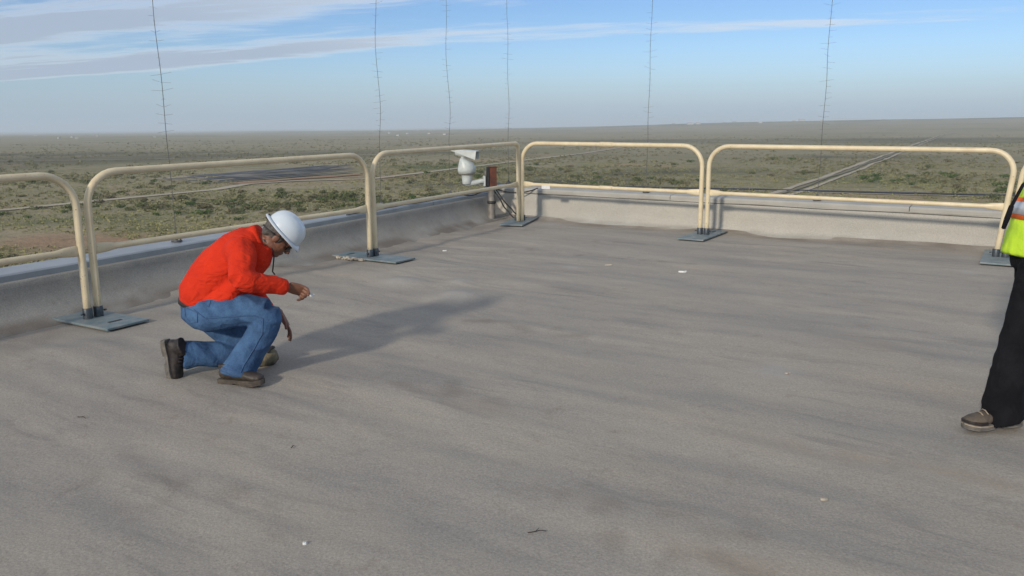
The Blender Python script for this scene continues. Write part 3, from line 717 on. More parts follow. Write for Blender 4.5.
# shirt
mb = MB()
mb.loft([(V(-1.935, 5.04, .405), .170, .120, SID), (V(-1.925, 5.04, .445), .188, .142, SID), (V(-1.860, 5.045, .525), .190, .158, SID), (V(-1.770, 5.05, .615), .198, .162, SID), (V(-1.680, 5.055, .705), .208, .150, SID), (V(-1.605, 5.06, .765), .190, .118, SID), (V(-1.555, 5.06, .795), .112, .085, SID), (V(-1.530, 5.06, .808), .080, .078, SID)], 24, .2)
mb.loft([(V(-1.81, 5.01, .455), .16, .10, SID), (V(-1.70, 4.985, .495), .16, .10, SID), (V(-1.62, 5.0, .60), .14, .08, SID), (V(-1.535, 5.02, .68), .12, .07, SID), (V(-1.515, 5.04, .74), .10, .06, SID)], 16, .5)
mb.loft([(V(-1.655, 4.93, .735), .085, .085), (V(-1.600, 4.855, .745), .092, .092), (V(-1.575, 4.79, .700), .084, .084), (V(-1.562, 4.73, .650), .078, .076), (V(-1.556, 4.685, .605), .068, .068)], 16, .7)
mb.loft([(V(-1.572, 4.675, .622), .060, .060), (V(-1.53, 4.70, .598), .070, .068), (V(-1.46, 4.76, .572), .064, .062), (V(-1.39, 4.815, .548), .055, .054), (V(-1.352, 4.845, .534), .050, .049), (V(-1.345, 4.851, .531), .047, .046)], 16, .05)
mb.loft([(V(-1.665, 5.18, .720), .085, .085), (V(-1.615, 5.25, .720), .090, .090), (V(-1.675, 5.32, .620), .076, .076), (V(-1.705, 5.35, .520), .064, .064), (V(-1.69, 5.335, .440), .056, .056), (V(-1.64, 5.29, .375), .048, .048), (V(-1.575, 5.235, .325), .042, .042), (V(-1.568, 5.230, .320), .040, .040)], 16, .2)
mb.skin('shirt', 'orange_shirt', man, .0075, 5, .0070, 9, None, Vector((-.45, .1, -.88)).normalized())
# body: torso core, neck, head, arms and hands as one surface
HCN = V(-1.424, 5.055, .808)
FW = Vector((.60, .17, -.78)).normalized(); UP = Vector((.77, .12, .62)); UP = (UP - FW * UP.dot(FW)).normalized(); SD = FW.cross(UP).normalized()
def hd(f, s, u): return HCN + FW * f + SD * s + UP * u
def head(mb, hd, FW, SD, UP):
    M3 = Matrix((FW, SD, UP)).transposed()
    mb.ball(hd(-.012, 0, .035), (.100, .077, .090), 20, 14, M3)             # skull
    mb.ball(hd(.022, 0, -.020), (.070, .066, .085), 18, 12, M3)             # face
    mb.ball(hd(.045, 0, -.085), (.045, .045, .034), 14, 10, M3)             # chin and jaw
    mb.ball(hd(.005, .045, -.062), (.050, .022, .036), 12, 8, M3); mb.ball(hd(.005, -.045, -.062), (.050, .022, .036), 12, 8, M3)
    mb.ball(hd(.078, 0, .022), (.020, .055, .014), 14, 8, M3)               # brow
    mb.loft([(hd(.082, 0, .010), .008, .010), (hd(.098, 0, -.014), .011, .013), (hd(.108, 0, -.030), .015, .014), (hd(.096, 0, -.040), .014, .010)], 10, .5)   # nose
    mb.ball(hd(.085, 0, -.058), (.012, .026, .007), 12, 8, M3); mb.ball(hd(.081, 0, -.069), (.012, .024, .007), 12, 8, M3)   # lips
    for s in (-1, 1):
        mb.ball(hd(.048, s * .042, -.022), (.026, .020, .018), 10, 8, M3)   # cheekbones
        mb.ball(hd(-.012, s * .080, -.008), (.020, .009, .033), 12, 8, M3)  # ears
        mb.ball(hd(.070, s * .032, .004), (.014, .016, .010), 10, 8, M3)    # eyelids
head_mb = MB()
head(head_mb, hd, FW, SD, UP)
def finger(mb, base, d0, bend_axis, lens, curls, r):
    p = Vector(base); d = Vector(d0).normalized(); pts = [(p - d * .012, r * 1.05, r * 1.05), (p.copy(), r * 1.05, r * 1.05)]
    for L, c in zip(lens, curls):
        d = Matrix.Rotation(c, 3, bend_axis) @ d; p = p + d * L
        pts.append((p.copy(), r, r)); r *= 0.90
    mb.loft(pts, 10, .8)
def hand(mb, wrist, d, across, curls, thumb_dir, spread=0.10, thumb_curl=(0.3, 0.4), scale=1.0, tilt=0):
    """d: along the palm; across: towards the thumb side; palm normal = bend direction"""
    d = Vector(d).normalized(); across = Vector(across); across = (across - d * across.dot(d)).normalized(); ax = across
    nrm = d.cross(across)
    k = scale
    mb.loft([(Vector(wrist) - d * .02, .030 * k, .022 * k, across), (Vector(wrist) + d * .015 * k, .031 * k, .021 * k, across), (Vector(wrist) + d * .055 * k, .040 * k, .019 * k, across), (Vector(wrist) + d * .092 * k, .043 * k, .016 * k, across)], 14, .4)
    for i, (o, ln) in enumerate(((.032, 1.0), (.011, 1.10), (-.011, 1.02), (-.031, .82))):
        b = Vector(wrist) + d * (.095 * k - abs(o) * .15) + across * o * k
        dd = d + across * (spread * (o / .03))
        finger(mb, b, dd, ax, [.042 * ln * k, .028 * ln * k, .022 * ln * k], [c for c in curls[i]], .0092 * k)
    b = Vector(wrist) + d * .030 * k + across * .034 * k
    finger(mb, b, Vector(thumb_dir), ax, [.040 * k, .032 * k, .024 * k], (0, *thumb_curl), .0108 * k)
mb = head_mb
mb.loft([(hd(-.045, 0, -.02), .055, .060), (V(-1.475, 5.058, .790), .060, .062), (V(-1.53, 5.06, .775), .066, .066), (V(-1.60, 5.06, .72), .10, .10), (V(-1.74, 5.05, .60), .13, .10), (V(-1.88, 5.04, .45), .12, .09)], 16, .5)
mb.loft([(V(-1.63, 5.03, .71), .05, .05), (V(-1.600, 4.87, .735), .05, .05), (V(-1.562, 4.72, .645), .045, .045), (V(-1.545, 4.695, .605), .042, .042), (V(-1.45, 4.77, .570), .038, .038), (V(-1.345, 4.855, .530), .029, .029)], 14, .5)
mb.loft([(V(-1.64, 5.08, .70), .05, .05), (V(-1.615, 5.24, .71), .05, .05), (V(-1.705, 5.345, .52), .045, .045), (V(-1.685, 5.33, .44), .040, .040), (V(-1.575, 5.235, .325), .030, .030), (V(-1.490, 5.21, .29), .027, .027)], 14, .5)
# right hand, closed on the slip: thumb up and over the curled fingers
dR = (V(-1.29, 4.885, .510) - V(-1.345, 4.855, .530)).normalized()
cr = ((.75, .75, .45), (.95, .95, .6), (1.05, 1.05, .7), (1.1, 1.1, .7))
hand(mb, V(-1.345, 4.855, .530), dR, V(-.05, -.55, .85), [tuple(-q for q in c) for c in cr], dR * 1.0 + V(.1, .05, -.02), .05, (-.25, -.30), 1.0)
# left hand, hanging open towards the deck
dLh = (V(-1.41, 5.185, .150) - V(-1.495, 5.21, .29)).normalized()
cl_ = ((.10, .22, .18), (.16, .26, .2), (.22, .3, .25), (.25, .35, .3))
hand(mb, V(-1.492, 5.21, .290), dLh, V(.35, -.9, .1), [tuple(-q for q in c) for c in cl_], dLh * 1.0 + V(.10, -.65, .0), .22, (-.1, -.2), 1.0)
mb.skin('body', 'skin', man, .0038, 3)
# hair at the nape and sides, under the hat
mb = MB(); M3 = Matrix((FW, SD, UP)).transposed()
mb.ball(hd(-.030, 0, .028), (.092, .082, .078), 18, 12, M3); mb.ball(hd(-.070, 0, -.020), (.034, .058, .045), 14, 10, M3)
for s in (-1, 1): mb.ball(hd(.012, s * .070, .005), (.012, .010, .030), 10, 8, M3)
mb.skin('hair', 'hair_grey', man, .005, 2, .003, 90)
# hard hat: ribbed dome, brim with longer visor, headband, ratchet knob
hat_o = hd(-.006, 0, .048)
def hatp(f, s, u): return hat_o + FW * f + SD * s + UP * u
vs = []; fs = []; nu, nv = 40, 14
for j in range(nv + 1):
    a = (math.pi / 2) * j / nv
    for i in range(nu):
        b = 2 * math.pi * i / nu; rr = math.cos(a) ** 0.85
        f = .121 * rr * math.cos(b); s = .105 * rr * math.sin(b); u = .112 * math.sin(a) ** 0.92
        rib = max(0, 1 - abs(s) / .016); u += .007 * rib * (1 if a > .3 else a / .3)
        rib2 = max(0, 1 - abs(abs(s) - .048) / .010); u += .003 * rib2 * min(1, a / .5)
        vs.append(hatp(f, s, u))
for j in range(nv):
    for i in range(nu): fs.append((j * nu + i, j * nu + (i + 1) % nu, (j + 1) * nu + (i + 1) % nu, (j + 1) * nu + i))
mb = MB(); mb.add(vs, fs); hat = mb.build('hard_hat', 'white_shell', man)
vs = []; fs = []
for i in range(nu):
    b = 2 * math.pi * i / nu; c = math.cos(b); s = math.sin(b); fr = max(0, c) ** 2
    ext = .013 + .020 * fr + .014 * max(0, -c); dz = -.010 - .012 * fr
    for (k, q) in ((0, .004), (1, dz), (1, dz - .005), (0, -.004)):
        vs.append(hatp((.119 + ext * k) * c, (.103 + (.018 + .006 * fr) * k) * s, q))
for i in range(nu):
    i2 = (i + 1) % nu
    for j in range(4): fs.append((i * 4 + j, i2 * 4 + j, i2 * 4 + (j + 1) % 4, i * 4 + (j + 1) % 4))
mb = MB(); mb.add(vs, fs); mb.build('brim', 'white_shell', hat)
vs = []; fs = []
for i in range(nu):
    b = 2 * math.pi * i / nu
    for k, u in ((0, .012), (0, -.020), (1, -.020), (1, .012)): vs.append(hatp((.104 + .004 * k) * math.cos(b) - .006, (.084 + .004 * k) * math.sin(b), u))
for i in range(nu):
    i2 = (i + 1) % nu
    for j in range(4): fs.append((i * 4 + j, i2 * 4 + j, i2 * 4 + (j + 1) % 4, i * 4 + (j + 1) % 4))
mb = MB(); mb.add(vs, fs); mb.build('headband', 'black_rubber', hat)
mb = MB(); mb.tube([hatp(-.108, 0, -.012), hatp(-.135, 0, -.014)], .018, 12, .2); mb.build('ratchet_knob', 'black_rubber', hat)
# dark glasses: one lens per eye, temples and retaining strap
mb = MB()
mb.tube([hd(.088, -.058, .010), hd(.097, -.03, .013), hd(.100, 0, .012), hd(.097, .03, .013), hd(.088, .058, .010)], .004, 8)
for s in (-1, 1): mb.tube([hd(.088, s * .058, .010), hd(.05, s * .076, .010), hd(-.01, s * .086, .014), hd(-.03, s * .084, .004)], .0038, 8)
gl = mb.build('sunglasses', 'black_rubber', man)
for s in (-1, 1):
    vs = []; fs = []
    for i in range(7):
        q = i / 6; ss = .008 + .055 * q; ff = .103 - .022 * q * q
        for u in (.010, -.024 + .008 * q): vs += [hd(ff, s * ss, u), hd(ff - .004, s * ss, u)]
    for i in range(6):
        a = i * 4; c = a + 4
        fs += [(a, a + 2, c + 2, c), (a + 1, c + 1, c + 3, a + 3), (a, c, c + 1, a + 1), (a + 2, a + 3, c + 3, c + 2)]
    mb = MB(); mb.add(vs, fs); mb.build('lens', 'lens_dark', gl)
mb = MB(); mb.tube([hd(-.03, -.084, .004), hd(-.085, -.06, -.012), hd(-.112, 0, -.022), hd(-.085, .06, -.012), hd(-.03, .084, .004)], .005, 8); mb.build('strap', 'black_rubber', gl)
# neck cord
mb = MB(); mb.tube([V(-1.50, 4.985, .80), V(-1.452, 4.99, .745), V(-1.448, 5.0, .69), V(-1.455, 5.0, .64), V(-1.462, 5.0, .60), V(-1.452, 5.01, .58)], .0045, 7); mb.build('neck_cord', 'black_rubber', man)
mb = MB(); mb.loft([(V(-1.560, 5.06, .792), .094, .092, SID), (V(-1.534, 5.06, .808), .086, .084, SID), (V(-1.526, 5.06, .812), .080, .078, SID)], 24, 0); mb.build('collar', 'orange_shirt', man)
# belt
mb = MB(); mb.loft([(V(-1.930, 5.04, .392), .172, .134, SID), (V(-1.925, 5.04, .418), .172, .134, SID)], 24, 0); mb.build('belt', 'boot_dark', man)

# boots in local space: x forward, z up from the sole, origin under the heel
def make_boot(name, parent, tf, upper, sole, shaft=0.145, length=0.305, laces=True, low=False, lift=0.0):
    mb = MB(); S = (0, 1, 0); L = length / .305
    mb.loft([(V(.018 * L, 0, .062), .030, .026, S), (V(.03 * L, 0, .066), .036, .036, S), (V(.07 * L, 0, .072), .039, .046, S), (V(.12 * L, 0, .072), .040, .046, S), (V(.17 * L, 0, .062), .043, .038, S), (V(.22 * L, 0, .054), .048, .031, S), (V(.26 * L, 0, .051), .046, .028, S), (V(.288 * L, 0, .048), .034, .022, S)], 18, .6)
    if shaft:
        mb.loft([(V(.070 * L, 0, .060), .040, .050, S), (V(.066 * L, 0, .100), .041, .054, S), (V(.060 * L, 0, shaft), .046, .060, S)], 18, 0)
    o = mb.skin(name, upper, parent, .006, 4, .0022, 30, tf)
    prof = [(.0, .026), (.012, .033), (.06, .036), (.11, .034), (.16, .040), (.21, .050), (.25, .051), (.28, .042), (.298, .026), (.305, .008)]
    out = [(x * L, w) for x, w in prof] + [(x * L, -w) for x, w in reversed(prof)]
    def slab(poly, z0, z1):
        m = MB(); n = len(poly); vs = [(x, y, z0(x)) for x, y in poly] + [(x, y, z1(x)) for x, y in poly]
        m.add(vs, [tuple(reversed(range(n))), tuple(range(n, 2 * n))] + [(i, (i + 1) % n, n + (i + 1) % n, n + i) for i in range(n)]); return m
    toe = lambda x: .012 * max(0, (x / L - .22) / .085) ** 2
    slab(out, lambda x: .012 + toe(x), lambda x: .034 + toe(x)).build('sole', sole, o, False, .003, tf)
    heel = [(x, w) for x, w in out if x <= .111 * L]
    slab(heel, lambda x: 0.0, lambda x: .0125).build('heel', sole, o, False, .002, tf)
    fore = [(x, w * .95) for x, w in out if x >= .15 * L]
    slab(fore, lambda x: .003 + toe(x), lambda x: .0125 + toe(x)).build('tread', sole, o, False, .002, tf)
    if low:
        rand = [(x * 1.0, w * 1.03) for x, w in out if x >= .19 * L]
        slab(rand, lambda x: .033 + toe(x), lambda x: .050 + toe(x) * .8).build('toe_guard', 'boot_dark', o, False, .003, tf)
        slab([(x, w * 1.04) for x, w in out], lambda x: .024 + toe(x), lambda x: .030 + toe(x)).build('midsole_line', 'lace_tan', o, False, .001, tf)
    if laces:
        for i in range(4 if low else 5):
            x = ((.222 if low else .185) - .022 * i) * L; z = (.086 if low else .097) + .0105 * i
            m = MB(); m.tube([V(x - .006, -.028, z - .012), V(x, -.012, z + .003), V(x + .004, .012, z + .004), V(x - .002, .028, z - .012)], .0032, 6, .5); m.build('lace', 'lace_tan' if low else 'boot_dark', o, tf=tf)
        m = MB(); m.tube([V(.07 * L, .041, .115), V(.075 * L, .043, .118)], .008, 8, .3); m.build('eyelet', 'sole_grey', o, tf=tf)
    return o
def frame(origin, x, z):
    x = Vector(x).normalized(); z = Vector(z); z = (z - x * z.dot(x)).normalized(); y = z.cross(x)
    M = Matrix((x, y, z)).transposed().to_4x4(); M.translation = origin; return M
make_boot('boot', man, frame(on_roof(-1.775, 4.835, 0.004), (.950, -.27, 0.016), (0, 0.0, 1)), 'boot_brown', 'sole_dusty', .13)
make_boot('boot', man, frame(V(-2.148, 4.945, .190), (.14, -.03, -.985), (1, -.22, .10)), 'boot_dark', 'sole_grey', .135, .275)
# pad strapped over the knee that is on the deck
mb = MB(); mb.loft([(V(-1.655, 5.165, .000), .076, .060, SID), (V(-1.61, 5.178, .012), .080, .068, SID), (V(-1.565, 5.185, .010), .076, .062, SID), (V(-1.535, 5.19, .002), .056, .046, SID)], 16, .6)
o = mb.skin('knee_pad', 'pad_tan', man, .007, 4, .004, 30)
mb = MB(); mb.tube([V(-1.56, 5.12, .060), V(-1.545, 5.17, .080), V(-1.55, 5.22, .064)], .010, 8, .5); mb.build('strap', 'black_rubber', o)
# white slip held between thumb and finger
M = Matrix.Rotation(R(-25), 3, 'Z') @ Matrix.Rotation(R(14), 3, 'Y') @ Matrix.Rotation(R(38), 3, 'X')
o = MB().box((-1.226, 4.888, .484), (0.085, 0.024, 0.003), M).build('paper_slip', 'white_paper', None, False, 0.0008)
props(o, 'small white slip held in the kneeling worker\'s raised hand', 'slip')

# ------------------------------------------------------------------ person in the lime vest, mostly beyond the frame
vp = empty('person', on_roof(2.60, 4.08), 'person in lime safety vest and black trousers, standing', 'person')
VS = Vector((.25, -.97, 0))          # across the body, towards the camera
zr = roofz(4.05)
mb = MB()
mb.loft([(V(2.66, 4.13, zr + .80), .14, .10, VS), (V(2.67, 4.14, zr + .90), .160, .125, VS), (V(2.67, 4.14, zr + 1.00), .155, .12, VS)], 20, .4)
mb.loft([(V(2.645, 4.06, zr + .90), .095, .11, VS), (V(2.615, 4.05, zr + .78), .092, .105, VS), (V(2.570, 4.04, zr + .60), .085, .092, VS), (V(2.535, 4.035, zr + .47), .078, .084, VS), (V(2.510, 4.03, zr + .32), .078, .088, VS), (V(2.492, 4.025, zr + .19), .082, .092, VS), (V(2.488, 4.025, zr + .13), .088, .105, VS), (V(2.492, 4.022, zr + .07), .092, .102, VS), (V(2.500, 4.022, zr + .040), .090, .098, VS)], 18, .02)
mb.loft([(V(2.69, 4.22, zr + .90), .095, .11, VS), (V(2.72, 4.23, zr + .74), .092, .105, VS), (V(2.76, 4.24, zr + .48), .078, .084, VS), (V(2.86, 4.25, zr + .22), .078, .088, VS), (V(2.92, 4.25, zr + .04), .088, .098, VS)], 18, .02)
mb.skin('trousers', 'black_cloth', vp, .010, 3, .0065, 12)
make_boot('shoe', vp, frame(on_roof(2.600, 4.055, .004), (-.966, -.22, -.004), (0, 0, 1)), 'shoe_tan', 'sole_grey', .085, .335, True, True)
make_boot('shoe', vp, frame(on_roof(3.02, 4.27, .004), (-.97, -.12, 0), (0, 0, 1)), 'shoe_tan', 'sole_grey', .085, .335, True, True)
TX = lambda z: 2.672 + .10 * (z - .9) / .5
vest_rings = []
for z, hw, dp in ((.845, .205, .170), (.88, .208, .172), (.95, .206, .168), (1.03, .205, .163), (1.12, .208, .160), (1.22, .212, .155), (1.32, .210, .140), (1.40, .185, .115), (1.455, .120, .085), (1.475, .09, .075)):
    vest_rings.append((V(TX(z) + .012, 4.13, zr + z), hw, dp, VS))
mb = MB(); mb.loft(vest_rings, 28, 0.02); mb.skin('vest', 'vest_lime', vp, .009, 3, .008, 9)
def band(z0, z1, extra, name, mat):
    rings = []
    for z in (z0, z1):
        f = np.interp(z, [.845, .95, 1.03, 1.12, 1.22], [.205, .206, .205, .208, .212]); g_ = np.interp(z, [.845, .95, 1.03, 1.12, 1.22], [.170, .168, .163, .160, .155])
        rings.append((V(TX(z) + .012, 4.13, zr + z), f + extra, g_ + extra, VS))
    m = MB(); m.loft(rings, 32, 0); return m.build(name, mat, vp)
band(1.022, 1.128, .008, 'orange_band', 'vest_orange'); band(1.044, 1.106, .0115, 'reflective_band', 'vest_silver')
mb = MB()
mb.loft([(V(2.73, 4.13, zr + 1.10), .10, .08, VS), (V(2.76, 4.13, zr + 1.36), .15, .09, VS), (V(2.765, 4.13, zr + 1.45), .07, .07, VS), (V(2.76, 4.13, zr + 1.53), .058, .06, VS), (V(2.75, 4.13, zr + 1.57), .055, .058, VS)], 16, .3)
vh = V(2.735, 4.13, zr + 1.635); vF = Vector((-.97, -.20, -.12)).normalized(); vU = Vector((0, 0, 1)); vU = (vU - vF * vU.dot(vF)).normalized(); vS = vF.cross(vU).normalized()
vhd = lambda f, s, u: vh + vF * f + vS * s + vU * u
head(mb, vhd, vF, vS, vU)
for sg in (-1, 1):
    sh = V(2.775, 4.13, zr + 1.39) + VS * (.18 * sg); el = V(2.90, 4.13, zr + 1.12) + VS * (.24 * sg); wr = V(2.93, 4.13, zr + .88) + VS * (.23 * sg)
    mb.loft([(V(2.765, 4.13, zr + 1.38), .05, .05), (sh, .05, .05), (el, .042, .042), (wr, .028, .028)], 14, .5)
    hand(mb, wr, V(-.15, 0, -1), V(-1, 0, 0.1), [(.2, .3, .25)] * 4, V(-.45, 0, -.85), .1, (.1, .2))
mb.skin('body', 'skin_light', vp, .005, 3)
for sg in (-1, 1):
    sh = V(2.775, 4.13, zr + 1.38) + VS * (.18 * sg); el = V(2.90, 4.13, zr + 1.12) + VS * (.24 * sg); wr = V(2.925, 4.13, zr + .92) + VS * (.23 * sg)
    m = MB(); m.loft([(V(2.77, 4.13, zr + 1.39) + VS * (.12 * sg), .075, .075), (sh, .082, .082), (sh.lerp(el, .5), .070, .070), (el, .060, .060), (wr.lerp(el, .3), .050, .050), (wr, .045, .045)], 16, .1)
    m.skin('sleeve', 'black_cloth', vp, .009, 3, .005, 14)
m = MB(); M3v = Matrix((vF, vS, vU)).transposed(); m.ball(vhd(-.02, 0, .045), (.100, .084, .090), 18, 12, M3v); m.ball(vhd(-.06, 0, -.02), (.04, .062, .05), 14, 10, M3v)
m.skin('hair', 'hair_grey', vp, .006, 2, .003, 80)
# black strap with pouch hanging in front of the vest
sp = [V(2.70, 3.95, zr + 1.46), V(2.60, 3.925, zr + 1.42), V(2.50, 3.925, zr + 1.33), V(2.412, 3.93, 1.168), V(2.371, 3.93, 1.074), V(2.350, 3.93, 1.00)]
m = MB(); m.loft([(p, .011, .004, VS) for p in sp], 10, .3); st_ = m.build('strap', 'black_cloth', vp)
m = MB(); m.loft([(V(2.369, 3.93, 1.07), .012, .010, VS), (V(2.354, 3.93, 1.01), .014, .012, VS), (V(2.341, 3.93, .962), .010, .009, VS)], 12, .4); m.build('clip', 'black_cloth', st_)
m = MB(); m.tube([V(2.510, 3.985, zr + 1.01), V(2.500, 3.982, zr + .93), V(2.505, 3.985, zr + .86)], .005, 7); m.build('piping', 'vest_silver', vp)

# ------------------------------------------------------------------ litter on the deck
def roof_h(x, y):
    a, b = to_ab(x, y); return roof_point(a, b)[2]
def chip(x, y, sx, sy, rot, mat, name, label, cat, h=.006):
    z = roof_h(x, y); mb = MB(); n = 7; rs = random.Random(int(x * 977 + y * 131)); ring = []
    for i in range(n):
        q = 2 * math.pi * i / n + rot; rr = rs.uniform(.7, 1.1); ring.append((x + sx * rr * math.cos(q), y + sy * rr * math.sin(q)))
    vs = [(px, py, z + .001) for px, py in ring] + [(x + (px - x) * .85, y + (py - y) * .85, z + h * rs.uniform(.6, 1.2)) for px, py in ring]
    mb.add(vs, [tuple(reversed(range(n))), tuple(range(n, 2 * n))] + [(i, (i + 1) % n, n + (i + 1) % n, n + i) for i in range(n)])
    return props(mb.build(name, mat, None, False), label, cat)
chip(1.738, 8.308, .045, .026, .3, 'white_paper', 'paper_scrap', 'largest white scrap lying alone in the middle of the roof', 'scrap', .015)
chip(-0.792, 2.906, .011, .011, .1, 'white_paper', 'foam_chip', 'tiny bright white chip on the streaked deck, away from everything', 'chip', .012)
chip(-0.80, 9.80, .026, .018, .5, 'white_paper', 'foam_chip', 'white chip on the deck near the plate with crumbled foam', 'chip', .012)
chip(1.03, 8.75, .05, .02, .2, 'foam_lump', 'foam_chip', 'dull pale chip beside the largest white scrap', 'chip', .010)
chip(1.293, 3.226, .02, .012, .2, 'foam_lump', 'foam_chip', 'pale chip on the deck amid brown stains', 'chip', .010)
chip(1.70, 4.93, .022, .012, .2, 'foam_lump', 'foam_chip', 'pale chip within a bluish blotch on the deck', 'chip', .010)
chip(3.42, 11.03, .035, .03, .2, 'white_paper', 'paper_scrap', 'white scrap against the foot of the sunlit parapet', 'scrap', .03)
def stick(x, y, L, ang, label):
    mb = MB(); pts = []
    for i in range(6):
        q = i / 5 - .5; px = x + math.cos(ang) * L * q; py = y + math.sin(ang) * L * q + .003 * math.sin(q * 9); pts.append(V(px, py, roof_h(px, py) + .006 + .010 * (.5 - abs(q))))
    mb.tube(pts, lambda q: .0024 - .0012 * q, 6, .3); k = pts[2]; mb.tube([k, k + V(math.cos(ang + .7), math.sin(ang + .7), .12) * L * .35], .0012, 5); props(mb.build('twig', 'dry_stick'), label, 'twig')
stick(0.09, 2.985, .075, .25, 'dark forked twig on the streaked deck between the two people')
stick(-1.08, 3.846, .03, 1.2, 'dark splinter standing from the deck in front of the kneeling worker')
stick(-2.318, 4.253, .06, -.3, 'dark twig on the deck behind the kneeling worker\'s rear boot')

# ------------------------------------------------------------------ the plain: one sheet to the horizon
GZ = -20.0
def plain_h(x, y):
    r = math.hypot(x, y); az = math.degrees(math.atan2(x, y))
    h = 0.0
    if r > 250: h += (0.6 + min(r, 4000) * 0.0012) * noise.noise(Vector((x * 0.0011, y * 0.0011, 3))) * min(1, (r - 250) / 700)
    if r > 1500:
        k = min(1, (r - 1500) / 4000); k = k * k * (3 - 2 * k)
        right = 1 / (1 + math.exp(-(az - 10) / 9)) if -60 < az < 120 else (1.0 if az >= 120 else 0)
        right *= 1.0 if az < 60 else max(0, 1 - (az - 60) / 40)
        h += k * (66 * right + 10 * noise.noise(Vector((az * 0.09, r * 0.0002, 1))))
    if r > 14000:
        k = min(1, (r - 14000) / 6000)
        h += k * (22 + 46 * max(0, noise.noise(Vector((az * 0.16, 7, r * 0.0001)))) + 10 * noise.noise(Vector((az * 0.9, 3, 0))))
    return GZ + h
NA = 300
radii = [0.5] + list(np.geomspace(30, 26000, 120))
verts = []; soil = []; lush = []; dark = []; pale = []
def blob(x, y, cx, cy, rx, ry, ang=0):
    dx, dy = x - cx, y - cy; c, s = math.cos(ang), math.sin(ang)
    return math.exp(-(((c * dx + s * dy) / rx) ** 2 + ((-s * dx + c * dy) / ry) ** 2))
for r in radii:
    for i in range(NA):
        # finer spacing towards the side the roof overlooks
        q = 2 * math.pi * i / NA; q = q - 0.72 * math.sin(q)
        x, y = r * math.sin(q), r * math.cos(q)
        verts.append((x, y, plain_h(x, y)))
        nz = 0.5 + noise.noise(Vector((x * 0.02, y * 0.02, 1))) * 0.8 + noise.noise(Vector((x * 0.06, y * 0.06, 2))) * 0.5
        soil.append(max(0, min(1, 1.3 * nz * max(blob(x, y, -102, 168, 34, 12, -0.3), 0.8 * blob(x, y, -76, 366, 42, 12, 0.5), .6 * blob(x, y, -60, 190, 14, 8)))))
        lush.append(max(0, min(1, 1.5 * nz * max(blob(x, y, 152, 320, 48, 16, -.5), .8 * blob(x, y, -30, 470, 60, 40), .8 * blob(x, y, -95, 205, 30, 10), .7 * blob(x, y, -60, 240, 50, 14)))))
        az = math.degrees(math.atan2(x, y)); nb_ = 0.5 + 0.9 * noise.noise(Vector((x * 0.0035, y * 0.0035, 6))) + 0.5 * noise.noise(Vector((x * 0.012, y * 0.012, 2)))
        band = lambda c, w: math.exp(-((math.log(max(r, 1) / c)) / w) ** 2)
        lf = 1 / (1 + math.exp((az + 2) / 6)); rt = 1 - lf
        pale.append(max(0, min(0.9, 1.35 * nb_ * (1.0 * band(1450, .28) * lf + 0.9 * band(2600, .32) * rt + 0.5 * band(640, .2) * rt + 0.4 * band(260, .16)))))
        dkb = nb_ * (1.1 * band(720, .24) * lf + .9 * band(1300, .22) * rt + .9 * band(5200, .25) * rt)
        dark.append(max(0, min(0.65, dkb)) if dkb > 0.25 else max(0, min(1, 1.6 * nz * max(blob(x, y, 60, 400, 70, 30, .2), blob(x, y, 10, 330, 50, 16, .2), .9 * blob(x, y, -480, 800, 260, 110, .3), .7 * blob(x, y, 230, 560, 60, 50)))))
faces = [(i * NA + j, i * NA + (j + 1) % NA, (i + 1) * NA + (j + 1) % NA, (i + 1) * NA + j) for i in range(len(radii) - 1) for j in range(NA)]
me = bpy.data.meshes.new('plain'); me.from_pydata(verts, [], faces); me.update()
if me.polygons[NA * 3].normal.z < 0: me.flip_normals()
for nme, dat in (('soil', soil), ('lush', lush), ('dark', dark), ('pale', pale)): me.attributes.new(nme, 'FLOAT', 'POINT').data.foreach_set('value', dat)
pl = link_mesh('ground_plain', me, 'plain_ground'); pl['kind'] = 'structure'
def plain_surface(x, y): return plain_h(x, y)

def ribbon(name, pts, width, mat, lift=0.12, wob=0.25, kind='structure'):
    """a track laid on the plain, following its surface"""
    P = [Vector((p[0], p[1])) for p in pts]; dense = []
    for a, b in zip(P, P[1:]):
        n = max(2, int((b - a).length / 6))
        for i in range(n): dense.append(a.lerp(b, i / n))
    dense.append(P[-1]); vs = []; fs = []
    for i, p in enumerate(dense):
        t_ = (dense[min(i + 1, len(dense) - 1)] - dense[max(i - 1, 0)]).normalized(); nrm = Vector((-t_.y, t_.x))
        w = width * (1 + wob * noise.noise(Vector((i * 0.35, width, 2))))
        jog = nrm * (wob * 2.2 * noise.noise(Vector((i * 0.12, 4, width))))
        for s in (-.5, .5):
            q = p + jog + nrm * w * s; vs.append((q.x, q.y, plain_surface(q.x, q.y) + lift + 0.0004 * p.length))
    for i in range(len(dense) - 1): fs.append((2 * i, 2 * i + 1, 2 * i + 3, 2 * i + 2))
    mb = MB(); mb.add(vs, fs); o = mb.build(name, mat); 
    if o.data.polygons[0].normal.z < 0: o.data.flip_normals()
    o['kind'] = kind; return o
ribbon('dirt_road', [(-330, 175), (-210, 205), (-141, 231), (-127, 264), (-108, 305), (-106, 335), (-92, 352), (-61, 362), (-7, 510), (60, 690), (116, 881), (190, 1150)], 5.0, 'dirt_track')
def off(pts, d):
    out = []
    for i, p in enumerate(pts):
        a = Vector(pts[max(i - 1, 0)]); b = Vector(pts[min(i + 1, len(pts) - 1)]); t_ = (b - a).normalized(); out.append((p[0] - t_.y * d, p[1] + t_.x * d))
    return out
tc_ = [(84, 262), (92, 275), (133, 348), (215, 497), (314, 678), (520, 1060), (825, 1620), (1000, 1900)]
